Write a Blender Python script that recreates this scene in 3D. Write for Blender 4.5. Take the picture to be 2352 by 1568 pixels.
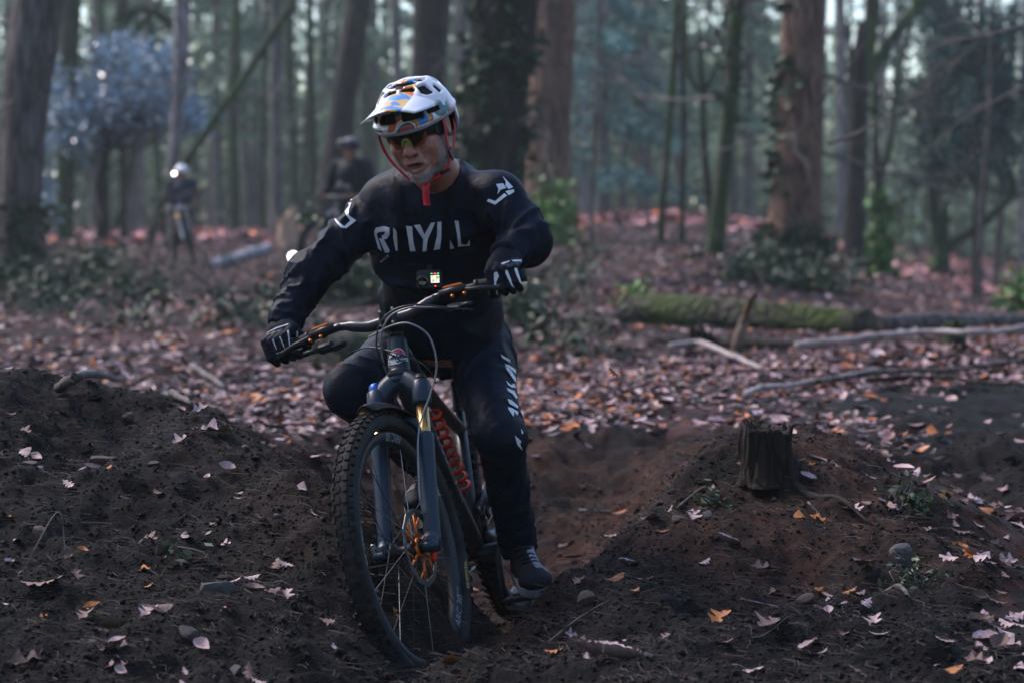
import bpy, bmesh, math, random
import numpy as np
from mathutils import Vector, Matrix
from mathutils.bvhtree import BVHTree
from mathutils.geometry import delaunay_2d_cdt

RAD = math.radians
random.seed(7)
rng = np.random.default_rng(7)
scene = bpy.context.scene
for o in list(bpy.data.objects):
    bpy.data.objects.remove(o)
col = scene.collection

# ---------------------------------------------------------------- camera
F_PX, CX, CY, CAM_H = 5553.0, 1176.0, 784.0, 0.9        # focal length in units of a 2352 px wide frame
PITCH = math.atan2(284, F_PX)
cam_d = bpy.data.cameras.new('camera')
cam_d.lens = 85; cam_d.sensor_width = 36; cam_d.clip_start = 0.1; cam_d.clip_end = 2000
cam_d.dof.use_dof = True; cam_d.dof.focus_distance = 6.45; cam_d.dof.aperture_fstop = 3.3
cam_d.dof.aperture_blades = 9
cam = bpy.data.objects.new('camera', cam_d); col.objects.link(cam)
cam.location = (0, 0, CAM_H); cam.rotation_euler = (math.pi/2 - PITCH, 0, 0)
scene.camera = cam

# ---------------------------------------------------------------- sky, sun, exposure
SUN_EL, SUN_AZ = RAD(46), RAD(-58)      # azimuth measured from +Y (away from the camera) towards +X
world = bpy.data.worlds.new('World'); scene.world = world; world.use_nodes = True
nt = world.node_tree; nt.nodes.clear()
wo = nt.nodes.new('ShaderNodeOutputWorld'); bg = nt.nodes.new('ShaderNodeBackground')
sky = nt.nodes.new('ShaderNodeTexSky'); sky.sky_type = 'NISHITA'; sky.sun_disc = False
sky.sun_elevation = SUN_EL; sky.sun_rotation = SUN_AZ
sky.air_density = 1.0; sky.dust_density = 1.0; sky.ozone_density = 2.0
bg.inputs['Strength'].default_value = 0.1
nt.links.new(sky.outputs['Color'], bg.inputs['Color']); nt.links.new(bg.outputs[0], wo.inputs['Surface'])
sun_d = bpy.data.lights.new('sun', 'SUN'); sun_d.energy = 1.3; sun_d.angle = RAD(24); sun_d.color = (1.0, .86, .8)
sun = bpy.data.objects.new('sun', sun_d); col.objects.link(sun)
sd = Vector((math.sin(SUN_AZ)*math.cos(SUN_EL), math.cos(SUN_AZ)*math.cos(SUN_EL), math.sin(SUN_EL)))
sun.rotation_euler = (-sd).to_track_quat('-Z', 'Y').to_euler(); sun.location = sd*60
vs = scene.view_settings
vs.view_transform = 'Standard'; vs.look = 'None'; vs.gamma = 1; vs.use_curve_mapping = False; vs.exposure = 1.75
HAZE_DENSITY = .0008
scene.cycles.use_denoising = True
scene.cycles.max_bounces = 6; scene.cycles.diffuse_bounces = 3; scene.cycles.transparent_max_bounces = 12
scene.cycles.volume_bounces = 0; scene.cycles.caustics_reflective = False; scene.cycles.caustics_refractive = False

# ---------------------------------------------------------------- pixel <-> world helpers
cP, sP = math.cos(PITCH), math.sin(PITCH)
def ray(u, v):
    a, b = (u-CX)/F_PX, -(v-CY)/F_PX
    return np.array([a, cP + b*sP, -sP + b*cP])
def P(u, v, d):
    r = ray(u, v); return np.array([0, 0, CAM_H]) + r*(d/r[1])
def px_scale(d): return F_PX/d

# ---------------------------------------------------------------- noise
def _h(ix, iy, iz, s):
    n = (ix*374761393 + iy*668265263 + iz*2147483647 + s*1274126177) & 0xffffffff
    n = ((n ^ (n >> 13))*1274126177) & 0xffffffff
    n = ((n ^ (n >> 16))*2246822519) & 0xffffffff
    return ((n ^ (n >> 15)) & 0xffff)/32767.5 - 1
def vnoise(x, y, z=0.0, seed=0):
    x, y, z = np.broadcast_arrays(np.asarray(x, float), np.asarray(y, float), np.asarray(z, float))
    fx, fy, fz = np.floor(x), np.floor(y), np.floor(z)
    ix, iy, iz = fx.astype(np.int64), fy.astype(np.int64), fz.astype(np.int64)
    tx, ty, tz = x-fx, y-fy, z-fz
    tx, ty, tz = tx*tx*(3-2*tx), ty*ty*(3-2*ty), tz*tz*(3-2*tz)
    def L(dz):
        a = _h(ix, iy, iz+dz, seed); b = _h(ix+1, iy, iz+dz, seed)
        c = _h(ix, iy+1, iz+dz, seed); d = _h(ix+1, iy+1, iz+dz, seed)
        return (a*(1-tx)+b*tx)*(1-ty) + (c*(1-tx)+d*tx)*ty
    if not np.any(tz): return L(0)
    return L(0)*(1-tz) + L(1)*tz
def fbm(x, y, z=0.0, oct=3, seed=0):
    s, a, f = 0, 1.0, 1.0
    for i in range(oct):
        s = s + a*vnoise(np.asarray(x)*f, np.asarray(y)*f, np.asarray(z)*f, seed+i*17); a *= .5; f *= 2.03
    return s
def sstep(a, b, x):
    t = np.clip((np.asarray(x, float)-a)/(b-a), 0, 1); return t*t*(3-2*t)
def smin(a, b, k):
    h = np.clip(.5+.5*(b-a)/k, 0, 1); return b*(1-h)+a*h-k*h*(1-h)
def smax(a, b, k): return -smin(-a, -b, k)

# ---------------------------------------------------------------- object helpers
WORLD = {}
def tag(o, label=None, cat=None, group=None, kind=None):
    if label: o['label'] = label
    if cat: o['category'] = cat
    if group: o['group'] = group
    if kind: o['kind'] = kind
    return o
def thing(name, label, cat, loc=(0, 0, 0), group=None, M=None):
    o = bpy.data.objects.new(name, None); col.objects.link(o)
    M = M.copy() if M is not None else Matrix.Translation(Vector(loc))
    o.matrix_world = M; o.empty_display_size = .2
    WORLD[o] = M
    return tag(o, label, cat, group)
def link(name, me, parent=None, M=None):
    o = bpy.data.objects.new(name, me); col.objects.link(o)
    M = M.copy() if M is not None else Matrix()
    if parent is not None:
        o.parent = parent; o.matrix_parent_inverse = WORLD[parent].inverted()
    o.matrix_basis = M
    WORLD[o] = M
    return o
def mesh_np(name, V, F, mats=(), smooth=True, midx=None):
    V = np.asarray(V, np.float32); F = np.asarray(F, np.int32)
    me = bpy.data.meshes.new(name)
    me.vertices.add(len(V)); me.vertices.foreach_set('co', V.ravel())
    n, k = F.shape
    me.loops.add(n*k); me.loops.foreach_set('vertex_index', F.ravel())
    me.polygons.add(n); me.polygons.foreach_set('loop_start', np.arange(0, n*k, k, dtype=np.int32))
    if smooth: me.polygons.foreach_set('use_smooth', np.ones(n, bool))
    for m in (mats if isinstance(mats, (list, tuple)) else [mats]): me.materials.append(m)
    if midx is not None: me.polygons.foreach_set('material_index', np.asarray(midx, np.int32))
    me.update(calc_edges=True)
    return me
class MB:
    """collects faces of several shapes into one mesh"""
    def __init__(s): s.V, s.F, s.MI, s.S = [], [], [], []
    def add(s, V, F, mi=0, smooth=True):
        b = len(s.V); s.V.extend(tuple(map(float, v)) for v in V)
        for f in F: s.F.append(tuple(int(i)+b for i in f)); s.MI.append(mi); s.S.append(smooth)
        return s
    def box(s, c, size, R=None, mi=0, bev=0.0):
        R = np.eye(3) if R is None else np.asarray(R)
        hx, hy, hz = np.asarray(size, float)/2
        if bev <= 0:
            V = [np.array([x, y, z]) for x in (-hx, hx) for y in (-hy, hy) for z in (-hz, hz)]
            F = [(0, 1, 3, 2), (4, 6, 7, 5), (0, 4, 5, 1), (2, 3, 7, 6), (0, 2, 6, 4), (1, 5, 7, 3)]
        else:
            b = bev
            ring = [(hx-b, hy), (hx, hy-b), (hx, -hy+b), (hx-b, -hy), (-hx+b, -hy), (-hx, -hy+b), (-hx, hy-b), (-hx+b, hy)]
            V = []
            for z, q in ((-hz, b), (-hz+b, 0), (hz-b, 0), (hz, b)):
                for (x, y) in ring: V.append(np.array([x*(1-q/max(hx, 1e-6)), y*(1-q/max(hy, 1e-6)), z]))
            F = [tuple(range(8)), tuple(24+i for i in reversed(range(8)))]
            for r in range(3):
                for i in range(8):
                    j = (i+1) % 8; F.append((r*8+i, r*8+8+i, r*8+8+j, r*8+j))
        return s.add([R@v+np.asarray(c) for v in V], F, mi, False)
    def tube(s, pts, rad, seg=10, mi=0, cap=True, ell=None, up=None):
        pts = np.asarray(pts, float); n = len(pts)
        rad = np.full(n, rad) if np.isscalar(rad) else np.asarray(rad, float)
        T = np.gradient(pts, axis=0); T /= np.linalg.norm(T, axis=1)[:, None]+1e-12
        a = np.array([0, 0, 1.]) if up is None else np.asarray(up, float)
        if abs(T[0]@a) > .95*np.linalg.norm(a): a = np.array([1., 0, 0])
        N = a-T[0]*(a@T[0]); N /= np.linalg.norm(N)
        V, F = [], []
        for i in range(n):
            N = N-T[i]*(N@T[i]); N /= np.linalg.norm(N); B = np.cross(T[i], N)
            ea, eb = (1, 1) if ell is None else ell
            for k in range(seg):
                t = 2*math.pi*k/seg
                V.append(pts[i]+rad[i]*(math.cos(t)*N*ea+math.sin(t)*B*eb))
        for i in range(n-1):
            for k in range(seg):
                j = (k+1) % seg; F.append((i*seg+k, i*seg+j, i*seg+seg+j, i*seg+seg+k))
        if cap: F += [tuple(reversed(range(seg))), tuple((n-1)*seg+k for k in range(seg))]
        return s.add(V, F, mi)
    def lathe(s, prof, c, axis, seg=32, mi=0, closed=False, arc=(0, 2*math.pi)):
        """prof = (radius, offset along axis)"""
        ax = np.asarray(axis, float); ax /= np.linalg.norm(ax)
        a = np.array([0, 0, 1.]) if abs(ax[2]) < .9 else np.array([1., 0, 0])
        N = np.cross(ax, a); N /= np.linalg.norm(N); B = np.cross(ax, N); c = np.asarray(c, float)
        full = abs(arc[1]-arc[0]-2*math.pi) < 1e-6; m = len(prof); ns = seg if full else seg+1
        V, F = [], []
        for i in range(ns):
            t = arc[0]+(arc[1]-arc[0])*i/seg
            for r, h in prof: V.append(c+ax*h+r*(math.cos(t)*N+math.sin(t)*B))
        for i in range(seg):
            j = (i+1) % ns
            for k in range(m if closed else m-1):
                l = (k+1) % m; F.append((i*m+k, j*m+k, j*m+l, i*m+l))
        return s.add(V, F, mi)
    def ball(s, c, r, seg=12, rings=8, mi=0, R=None):
        r = np.full(3, r) if np.isscalar(r) else np.asarray(r, float); R = np.eye(3) if R is None else R
        V, F = [], []
        for i in range(rings+1):
            p = math.pi*i/rings
            for k in range(seg):
                t = 2*math.pi*k/seg
                V.append(R@(r*np.array([math.sin(p)*math.cos(t), math.sin(p)*math.sin(t), math.cos(p)]))+np.asarray(c))
        for i in range(rings):
            for k in range(seg):
                j = (k+1) % seg; F.append((i*seg+k, i*seg+seg+k, i*seg+seg+j, i*seg+j))
        return s.add(V, F, mi)
    def mesh(s, name, mats):
        me = bpy.data.meshes.new(name); me.from_pydata(s.V, [], s.F)
        for m in (mats if isinstance(mats, (list, tuple)) else [mats]): me.materials.append(m)
        me.polygons.foreach_set('material_index', np.array(s.MI, np.int32))
        me.polygons.foreach_set('use_smooth', np.array(s.S, bool))
        me.update(); return me
    def obj(s, name, mats, parent=None, M=None): return link(name, s.mesh(name, mats), parent, M)
def catmull(pts, n=8):
    pts = np.asarray(pts, float); p = np.vstack([2*pts[0]-pts[1], pts, 2*pts[-1]-pts[-2]]); out = []
    for i in range(1, len(p)-2):
        for t in np.linspace(0, 1, n, endpoint=False):
            a, b, c, d = p[i-1:i+3]
            out.append(.5*((2*b)+(c-a)*t+(2*a-5*b+4*c-d)*t*t+(-a+3*b-3*c+d)*t**3))
    out.append(p[-2]); return np.array(out)
def attr(me, name, vals):
    a = me.attributes.new(name, 'FLOAT', 'POINT'); a.data.foreach_set('value', np.asarray(vals, np.float32))
def attr_col(me, name, vals):
    a = me.attributes.new(name, 'FLOAT_COLOR', 'POINT')
    v = np.ones((len(vals), 4), np.float32); v[:, :3] = vals; a.data.foreach_set('color', v.ravel())

# ---------------------------------------------------------------- materials
class NG:
    def __init__(s, m): m.use_nodes = True; s.t = m.node_tree; s.b = s.t.nodes['Principled BSDF']; s.m = m
    def n(s, typ, **kw):
        x = s.t.nodes.new(typ)
        for k, v in kw.items():
            if k.startswith('i_'):
                key = k[2:]; key = int(key) if key.isdigit() else key
                x.inputs[key].default_value = v
            else: setattr(x, k, v)
        return x
    def l(s, a, b): s.t.links.new(a, b)
    def coord(s, sc=(1, 1, 1)):
        c = s.n('ShaderNodeTexCoord'); m = s.n('ShaderNodeMapping'); m.inputs['Scale'].default_value = sc
        s.l(c.outputs['Object'], m.inputs['Vector']); return m.outputs[0]
    def noise(s, vec, scale, detail=4, rough=.6):
        x = s.n('ShaderNodeTexNoise'); x.inputs['Scale'].default_value = scale
        x.inputs['Detail'].default_value = detail; x.inputs['Roughness'].default_value = rough
        if vec is not None: s.l(vec, x.inputs['Vector'])
        return x.outputs['Fac']
    def ramp(s, fac, stops, interp='LINEAR'):
        r = s.n('ShaderNodeValToRGB'); r.color_ramp.interpolation = interp; e = r.color_ramp.elements
        while len(e) < len(stops): e.new(.5)
        for q, (p, c) in zip(e, stops):
            q.position = p; q.color = (*c, 1) if len(c) == 3 else c
        s.l(fac, r.inputs[0]); return r.outputs[0]
    def mix(s, fac, a, b, typ='MIX'):
        x = s.n('ShaderNodeMix', data_type='RGBA', blend_type=typ)
        for k, v in ((0, fac), (6, a), (7, b)):
            if isinstance(v, (int, float)): x.inputs[k].default_value = v
            elif isinstance(v, tuple): x.inputs[k].default_value = (*v, 1)
            else: s.l(v, x.inputs[k])
        return x.outputs[2]
    def bump(s, h, strength, dist=.01):
        x = s.n('ShaderNodeBump'); x.inputs['Strength'].default_value = strength; x.inputs['Distance'].default_value = dist
        s.l(h, x.inputs['Height']); s.l(x.outputs[0], s.b.inputs['Normal'])
    def attr(s, name): return s.n('ShaderNodeAttribute', attribute_name=name)
def mat(name, c1, c2=None, sc=8., rough=.6, metal=0., bump=0., bsc=60., bd=.004, spec=.5, stretch=(1, 1, 1), lo=.35, hi=.65,
        coat=0., emit=0., sss=0., sheen=0., rvar=0.):
    m = bpy.data.materials.new(name); g = NG(m); b = g.b
    b.inputs['Roughness'].default_value = rough; b.inputs['Metallic'].default_value = metal
    b.inputs['Specular IOR Level'].default_value = spec; b.inputs['Coat Weight'].default_value = coat
    if sheen: b.inputs['Sheen Weight'].default_value = sheen; b.inputs['Sheen Roughness'].default_value = .5
    if sss: b.inputs['Subsurface Weight'].default_value = sss; b.inputs['Subsurface Radius'].default_value = (.01, .004, .002)
    vec = g.coord(stretch)
    if c2 is not None:
        f = g.noise(vec, sc, 5)
        g.l(g.ramp(f, [(lo, c1), (hi, c2)]), b.inputs['Base Color'])
        if rvar:
            r = g.n('ShaderNodeMapRange', i_3=rough-rvar, i_4=rough+rvar); g.l(f, r.inputs[0]); g.l(r.outputs[0], b.inputs['Roughness'])
    else: b.inputs['Base Color'].default_value = (*c1, 1)
    if bump: g.bump(g.noise(vec, bsc, 6, .65), bump, bd)
    if emit:
        b.inputs['Emission Color'].default_value = (*c1, 1); b.inputs['Emission Strength'].default_value = emit
    m.diffuse_color = (*c1, 1)
    return m

# ---------------------------------------------------------------- implicit surfaces
def surface_nets(f, xs, ys, zs):
    st = 5; ax_ = []
    for a in (xs, ys, zs):
        i = list(range(0, len(a), st)); i += [len(a)-1] if i[-1] != len(a)-1 else []; ax_.append(np.array(i))
    C = [a[i] for a, i in zip((xs, ys, zs), ax_)]
    G = np.stack(np.meshgrid(*C, indexing='ij'), -1); cv = f(G.reshape(-1, 3)).reshape(G.shape[:3])
    cs = [np.abs(np.diff(c)) for c in C]; diag = np.sqrt(cs[0][:, None, None]**2+cs[1][None, :, None]**2+cs[2][None, None, :]**2)
    mn = np.full(diag.shape, 9.)
    for i in (0, 1):
        for j in (0, 1):
            for k in (0, 1): mn = np.minimum(mn, np.abs(cv[i:i+diag.shape[0], j:j+diag.shape[1], k:k+diag.shape[2]]))
    need = mn < diag*.85+.012
    bi = [np.clip(np.searchsorted(i, np.arange(len(a)), 'right')-1, 0, len(i)-2) for a, i in zip((xs, ys, zs), ax_)]
    fine = need[np.ix_(*bi)]; val = cv[np.ix_(*bi)].copy()
    I = np.nonzero(fine); val[I] = f(np.stack([xs[I[0]], ys[I[1]], zs[I[2]]], -1))
    ins = val < 0
    nx, ny, nz = val.shape
    cnt = np.zeros((nx-1, ny-1, nz-1), np.int16); acc = np.zeros((nx-1, ny-1, nz-1, 3))
    ax = [xs, ys, zs]
    sl = lambda d, n: slice(d, n-1+d)
    for a in range(3):
        b, c = [(1, 2), (0, 2), (0, 1)][a]
        for db in (0, 1):
            for dc in (0, 1):
                o0 = [0, 0, 0]; o0[b] = db; o0[c] = dc; o1 = list(o0); o1[a] = 1
                S0 = tuple(sl(o0[i], val.shape[i]) for i in range(3)); S1 = tuple(sl(o1[i], val.shape[i]) for i in range(3))
                m = ins[S0] != ins[S1]
                idx = np.nonzero(m)
                v0, v1 = val[S0][idx], val[S1][idx]
                t = v0/(v0-v1)
                pos = np.empty((len(t), 3))
                for i in range(3):
                    if i == a: pos[:, i] = ax[i][idx[i]]*(1-t)+ax[i][idx[i]+1]*t
                    else: pos[:, i] = ax[i][idx[i]+o0[i]]
                acc[idx] += pos; cnt[idx] += 1
    act = np.nonzero(cnt > 0)
    V = acc[act]/cnt[act][:, None]
    ID = -np.ones(cnt.shape, np.int64); ID[act] = np.arange(len(V))
    Q = []
    for a in range(3):
        b, c = [(1, 2), (2, 0), (0, 1)][a]
        S0 = [slice(None)]*3; S1 = [slice(None)]*3; S0[a] = slice(0, -1); S1[a] = slice(1, None)
        m = ins[tuple(S0)] != ins[tuple(S1)]
        i, j, k = np.nonzero(m); I = [i, j, k]
        ok = (I[b] > 0) & (I[c] > 0) & (I[b] < val.shape[b]-1) & (I[c] < val.shape[c]-1)
        I = [q[ok] for q in I]
        inside0 = ins[I[0], I[1], I[2]]
        def cell(db, dc):
            J = [q.copy() for q in I]; J[b] = J[b]+db; J[c] = J[c]+dc; return ID[J[0], J[1], J[2]]
        q = np.stack([cell(-1, -1), cell(0, -1), cell(0, 0), cell(-1, 0)], -1)
        q[~inside0] = q[~inside0][:, ::-1]
        Q.append(q)
    Q = np.concatenate(Q); Q = Q[(Q >= 0).all(1)]
    return V, Q
def grid_for(lo, hi, h): return [np.arange(lo[i], hi[i]+h, h) for i in range(3)]
def s_cap(p, a, b, r1, r2=None):
    r2 = r1 if r2 is None else r2; a = np.asarray(a, float); b = np.asarray(b, float); ba = b-a
    t = np.clip(((p-a)@ba)/(ba@ba), 0, 1)
    return np.linalg.norm(p-a-t[:, None]*ba, axis=1)-(r1+(r2-r1)*t)
def s_ell(p, c, r, R=None):
    q = p-np.asarray(c, float)
    if R is not None: q = q@R
    r = np.asarray(r, float); k0 = np.linalg.norm(q/r, axis=1); k1 = np.linalg.norm(q/(r*r), axis=1)
    return k0*(k0-1)/(k1+1e-9)
def s_box(p, c, h, r=0., R=None):
    q = p-np.asarray(c, float)
    if R is not None: q = q@R
    q = np.abs(q)-(np.asarray(h, float)-r)
    return np.linalg.norm(np.maximum(q, 0), axis=1)+np.minimum(q.max(1), 0)-r
def rotm(ax, a):
    return np.array(Matrix.Rotation(a, 3, Vector(ax)))
def m4(R, t):
    m = Matrix.Identity(4)
    for i in range(3):
        for j in range(3): m[i][j] = R[i][j]
        m[i][3] = t[i]
    return m
def bvh_of(V, F): return BVHTree.FromPolygons([tuple(v) for v in V], [tuple(int(i) for i in f) for f in F])

# flat prints laid on a surface
def fill2d(poly, step):
    poly = [tuple(map(float, p)) for p in poly]; n = len(poly)
    xs = [p[0] for p in poly]; ys = [p[1] for p in poly]; pts = []; 
    bd = []
    for i in range(n):
        a, b = np.array(poly[i]), np.array(poly[(i+1) % n]); k = max(1, int(np.linalg.norm(b-a)/step))
        for j in range(k): bd.append(tuple(a+(b-a)*j/k))
    def inside(x, y):
        c = False
        for i in range(n):
            (x1, y1), (x2, y2) = poly[i], poly[(i+1) % n]
            if (y1 > y) != (y2 > y) and x < (x2-x1)*(y-y1)/(y2-y1)+x1: c = not c
        return c
    for x in np.arange(min(xs)+step/2, max(xs), step):
        for y in np.arange(min(ys)+step/2, max(ys), step):
            if inside(x, y): pts.append((x, y))
    V = [Vector(p) for p in bd+pts]; m = len(bd)
    r = delaunay_2d_cdt(V, [(i, (i+1) % m) for i in range(m)], [], 1, 1e-4)
    return [(v.x, v.y) for v in r[0]], [tuple(f) for f in r[2]]
def text2d(s, bold=0.0):
    cu = bpy.data.curves.new('t', 'FONT'); cu.body = s; cu.size = 1; cu.offset = bold; cu.resolution_u = 3
    o = bpy.data.objects.new('t', cu); col.objects.link(o)
    dg = bpy.context.evaluated_depsgraph_get(); dg.update(); me = o.evaluated_get(dg).to_mesh()
    V = [(v.co.x, v.co.y) for v in me.vertices]; F = [tuple(p.vertices) for p in me.polygons]
    o.to_mesh_clear(); bpy.data.objects.remove(o); bpy.data.curves.remove(cu)
    return V, F
CAMP = Vector((0, 0, CAM_H))
def on_px(bvh, off):
    def f(u, v):
        d = Vector(ray(u, v)).normalized(); h = bvh.ray_cast(CAMP, d)
        if h[0] is None:
            h = bvh.find_nearest(CAMP+d*6.6)
            if h[0] is None or (h[0]-(CAMP+d*(h[0]-CAMP).dot(d))).length > .02: return None
            if h[1].dot(d) > .05: return None
        n = h[1]
        if n.dot(d) > 0: n = -n
        return h[0]+n*off-d*off*.5
    return f
def project(groups, fmap):
    """groups: list of (verts2d, faces); fmap(u,v) -> world point"""
    mb = MB()
    for V, F in groups:
        W = [fmap(*v) for v in V]; keep = [i for i, w in enumerate(W) if w is not None]; re = {i: k for k, i in enumerate(keep)}
        FF = [tuple(re[i] for i in f) for f in F if all(i in re for i in f)]
        if FF: mb.add([W[i] for i in keep], FF)
    return mb
# ================================================================ ground
U_T = [0, 600, 1200, 1400, 1700, 1900, 2100, 2352]; Z60 = [.47, .5, .8, 1.0, 1.0, .3, -.35, -1.0]
def macro(x, y):
    x = np.asarray(x, float); y = np.asarray(y, float)
    yy = np.maximum(y, 1.)
    u = CX+F_PX*x/yy
    zf = np.zeros_like(u)
    for du in (-160, -80, 0, 80, 160): zf = zf+np.interp(u+du, U_T, Z60)/5
    base = zf*sstep(14, 60, yy) + .05*fbm(x*.35, y*.35, oct=3, seed=3)*sstep(9, 14, yy)
    # excavated hollow behind the rider and the rut he rides in
    hol = 1-sstep(9.0, 10.3, y-.25*np.minimum(x, 0))
    side = sstep(1.1, 1.9, np.abs(x-.1))
    floor = -.335-.05*np.exp(-((y-8.6)/.7)**2)+.335*np.maximum(1-hol, side*sstep(7.6, 8.6, y))
    low = np.where(y < 12, floor, 0)
    h = base*(1-hol)+low*1.0
    # left bank of dug soil
    xe = np.interp(y, [4.5, 5.3, 5.9, 6.3, 6.7, 7.1, 7.6], [-.62, -.55, -.52, -.48, -.5, -.7, -.98])
    zF = -.1+(y-5.2)*.2+.05*np.sin(x*2.1+.7)
    dx = x-xe; sp = np.where(dx > .6, dx, np.log1p(np.exp(np.clip(dx*18, -40, 40)))/18)
    zL = smin(zF-sp*1.05, .5-(y-7.6)*.7+.06*np.sin(x*2.6), .12)
    # right bank with the stump on top
    xr = np.interp(y, [4.6, 5.4, 5.8, 6.25, 6.8, 7.4, 7.9, 8.6], [-.3, -.2, -.1, .06, .3, .54, .62, .7])
    zR0 = np.interp(y, [4.5, 5.4, 5.8, 6.25, 6.8, 7.4, 7.8, 8.4, 9.6], [-.15, -.14, -.125, -.09, 0, .1, .11, .05, -.0])
    zR0 = zR0-.17*sstep(.95, 1.8, x)*sstep(6., 7.4, y)*(1-sstep(8.5, 10, y))-.03*sstep(1, 2, x)
    dx = xr-x; sp = np.where(dx > .6, dx, np.log1p(np.exp(np.clip(dx*24, -40, 40)))/24)
    zR = zR0-sp*1.0+.1*np.exp(-((x-.8)**2/.12+(y-7.55)**2/.3))
    fade = 1-sstep(10., 11.5, y)
    hh = smax(smax(h, zL, .07), zR, .07)
    return h+(hh-h)*fade
def soilness(x, y):
    """1 on bare dug soil, 0 on leaf litter"""
    x = np.asarray(x, float); y = np.asarray(y, float)
    n = fbm(x*1.3, y*1.3, oct=3, seed=11)*.55
    lim = 7.8+2.4*np.exp(-((x+.02)/1.3)**4)
    a = 1-sstep(-.25, .35, y-lim+n*1.1)
    # trodden bare track on the right
    b = sstep(1.05, 1.6, x-.09*(y-8)+n*.4)*(1-sstep(11.5, 13.5, y+n))*sstep(7.6, 8.4, y)*.97
    r = 1-.75*sstep(1.0, 1.45, x+n*.5)*(1-sstep(7.6, 8.6, y))
    return np.clip(np.maximum(a*r, b), 0, 1)
def terrain(x, y, fine=True):
    x = np.asarray(x, float); y = np.asarray(y, float)
    h = macro(x, y)
    if fine:
        s = np.clip(soilness(x, y)+.15, 0, 1)*(1-sstep(10, 14, y))
        d = .055*fbm(x*3.1, y*3.1, oct=4, seed=21)+.012*(1-np.abs(fbm(x*9, y*9, oct=2, seed=23)))*1.5-.02
        wx = x+.05*fbm(x*7, y*7, oct=2, seed=33); wy = y+.05*fbm(x*7, y*7, oct=2, seed=34); d = d+.008*fbm(wx*17, wy*17, oct=4, seed=25)+.003*fbm(x*60, y*60, oct=2, seed=27)
        h = h+d*s+.02*fbm(x*5, y*5, oct=2, seed=29)*(1-s)*(1-sstep(14, 20, y))
    return h
def hz(x, y): return float(terrain(np.array([x]), np.array([y]))[0])
def hit(u, v, d0=4.6, d1=140.):
    """ground point seen at a picture position"""
    r = ray(u, v); ds = d0*np.exp(np.linspace(0, math.log(d1/d0), 900)); t = ds/r[1]
    X, Y, Z = r[0]*t, ds, CAM_H+r[2]*t
    below = np.nonzero(Z < macro(X, Y))[0]
    i = below[0] if len(below) else len(ds)-1
    return np.array([X[i], Y[i], hz(X[i], Y[i])])

def axis_coords(lo, hi, f0, f1, h, g):
    c = list(np.arange(f0, f1, h)); s = h; a = f1
    while a < hi: c.append(a); s *= g; a += s
    c.append(hi); s = h; a = f0; pre = []
    while a > lo: s *= g; a -= s; pre.append(max(a, lo))
    return np.array(sorted(set(pre+c)))
gx = axis_coords(-150, 150, -2.0, 2.0, .0105, 1.045)
gy = axis_coords(-8, 330, 5.0, 9.4, .0115, 1.03)
GX, GY = np.meshgrid(gx, gy, indexing='ij')
gz = terrain(GX.ravel(), GY.ravel())
nxg, nyg = len(gx), len(gy)
ii, jj = np.meshgrid(np.arange(nxg-1), np.arange(nyg-1), indexing='ij')
q = (ii*nyg+jj).ravel()
gF = np.stack([q, q+nyg, q+nyg+1, q+1], -1)

m_ground = bpy.data.materials.new('forest_soil'); g = NG(m_ground)
v = g.coord(); soil = g.attr('soil').outputs['Fac']
nz1 = g.noise(v, 3.5, 6); nz2 = g.noise(v, 22, 6, .7); nz3 = g.noise(v, 140, 4, .7)
sc1 = g.ramp(nz2, [(.3, (.0016, .0015, .0018)), (.52, (.0045, .0034, .0037)), (.75, (.0145, .0098, .009))])
red = g.ramp(nz1, [(.3, (0, 0, 0)), (.6, (1, 1, 1))])
brown = g.ramp(nz2, [(.3, (.018, .0068, .0042)), (.7, (.1, .039, .02))])
warm = g.attr('warm').outputs['Fac']
dry = g.ramp(g.noise(v, 1.7, 5, .65), [(.38, (.6, .62, .68)), (.5, (1, 1, 1)), (.66, (1.9, 1.65, 1.5))])
wm = g.n('ShaderNodeMath', operation='MULTIPLY'); g.l(warm, wm.inputs[0]); g.l(red, wm.inputs[1])
soilc = g.mix(1.0, g.mix(wm.outputs[0], sc1, brown), dry, 'MULTIPLY')
vor = g.n('ShaderNodeTexVoronoi'); vor.inputs['Scale'].default_value = 9; g.l(v, vor.inputs['Vector'])
sep = g.n('ShaderNodeSeparateColor'); g.l(vor.outputs['Color'], sep.inputs[0])
lit = g.ramp(sep.outputs[0], [(0, (.02, .01, .009)), (.35, (.06, .025, .025)), (.65, (.15, .065, .066)), (.82, (.16, .05, .025)), (1, (.28, .14, .14))], 'CONSTANT')
big = g.ramp(g.noise(v, .55, 4), [(.38, (.12, .1, .09)), (.66, (1, 1, 1))])
litter = g.mix(1.0, lit, big, 'MULTIPLY')
mossn = g.ramp(g.noise(v, .8, 5, .7), [(.6, (0, 0, 0)), (.72, (1, 1, 1))])
litter = g.mix(mossn, litter, (.03, .045, .018))
nf = g.n('ShaderNodeMath', operation='ADD'); g.l(soil, nf.inputs[0])
na = g.n('ShaderNodeMapRange', i_3=-.35, i_4=.35); g.l(nz2, na.inputs[0]); g.l(na.outputs[0], nf.inputs[1])
sf = g.ramp(nf.outputs[0], [(.4, (0, 0, 0)), (.6, (1, 1, 1))])
g.l(g.mix(sf, litter, soilc), g.b.inputs['Base Color'])
g.b.inputs['Roughness'].default_value = .88; g.b.inputs['Specular IOR Level'].default_value = .25
hm = g.n('ShaderNodeMath', operation='ADD'); g.l(nz2, hm.inputs[0]); g.l(nz3, hm.inputs[1])
g.bump(hm.outputs[0], 1.0, .02)
me = mesh_np('ground', np.stack([GX.ravel(), GY.ravel(), gz], -1), gF, m_ground)
attr(me, 'soil', soilness(GX.ravel(), GY.ravel()))
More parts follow.
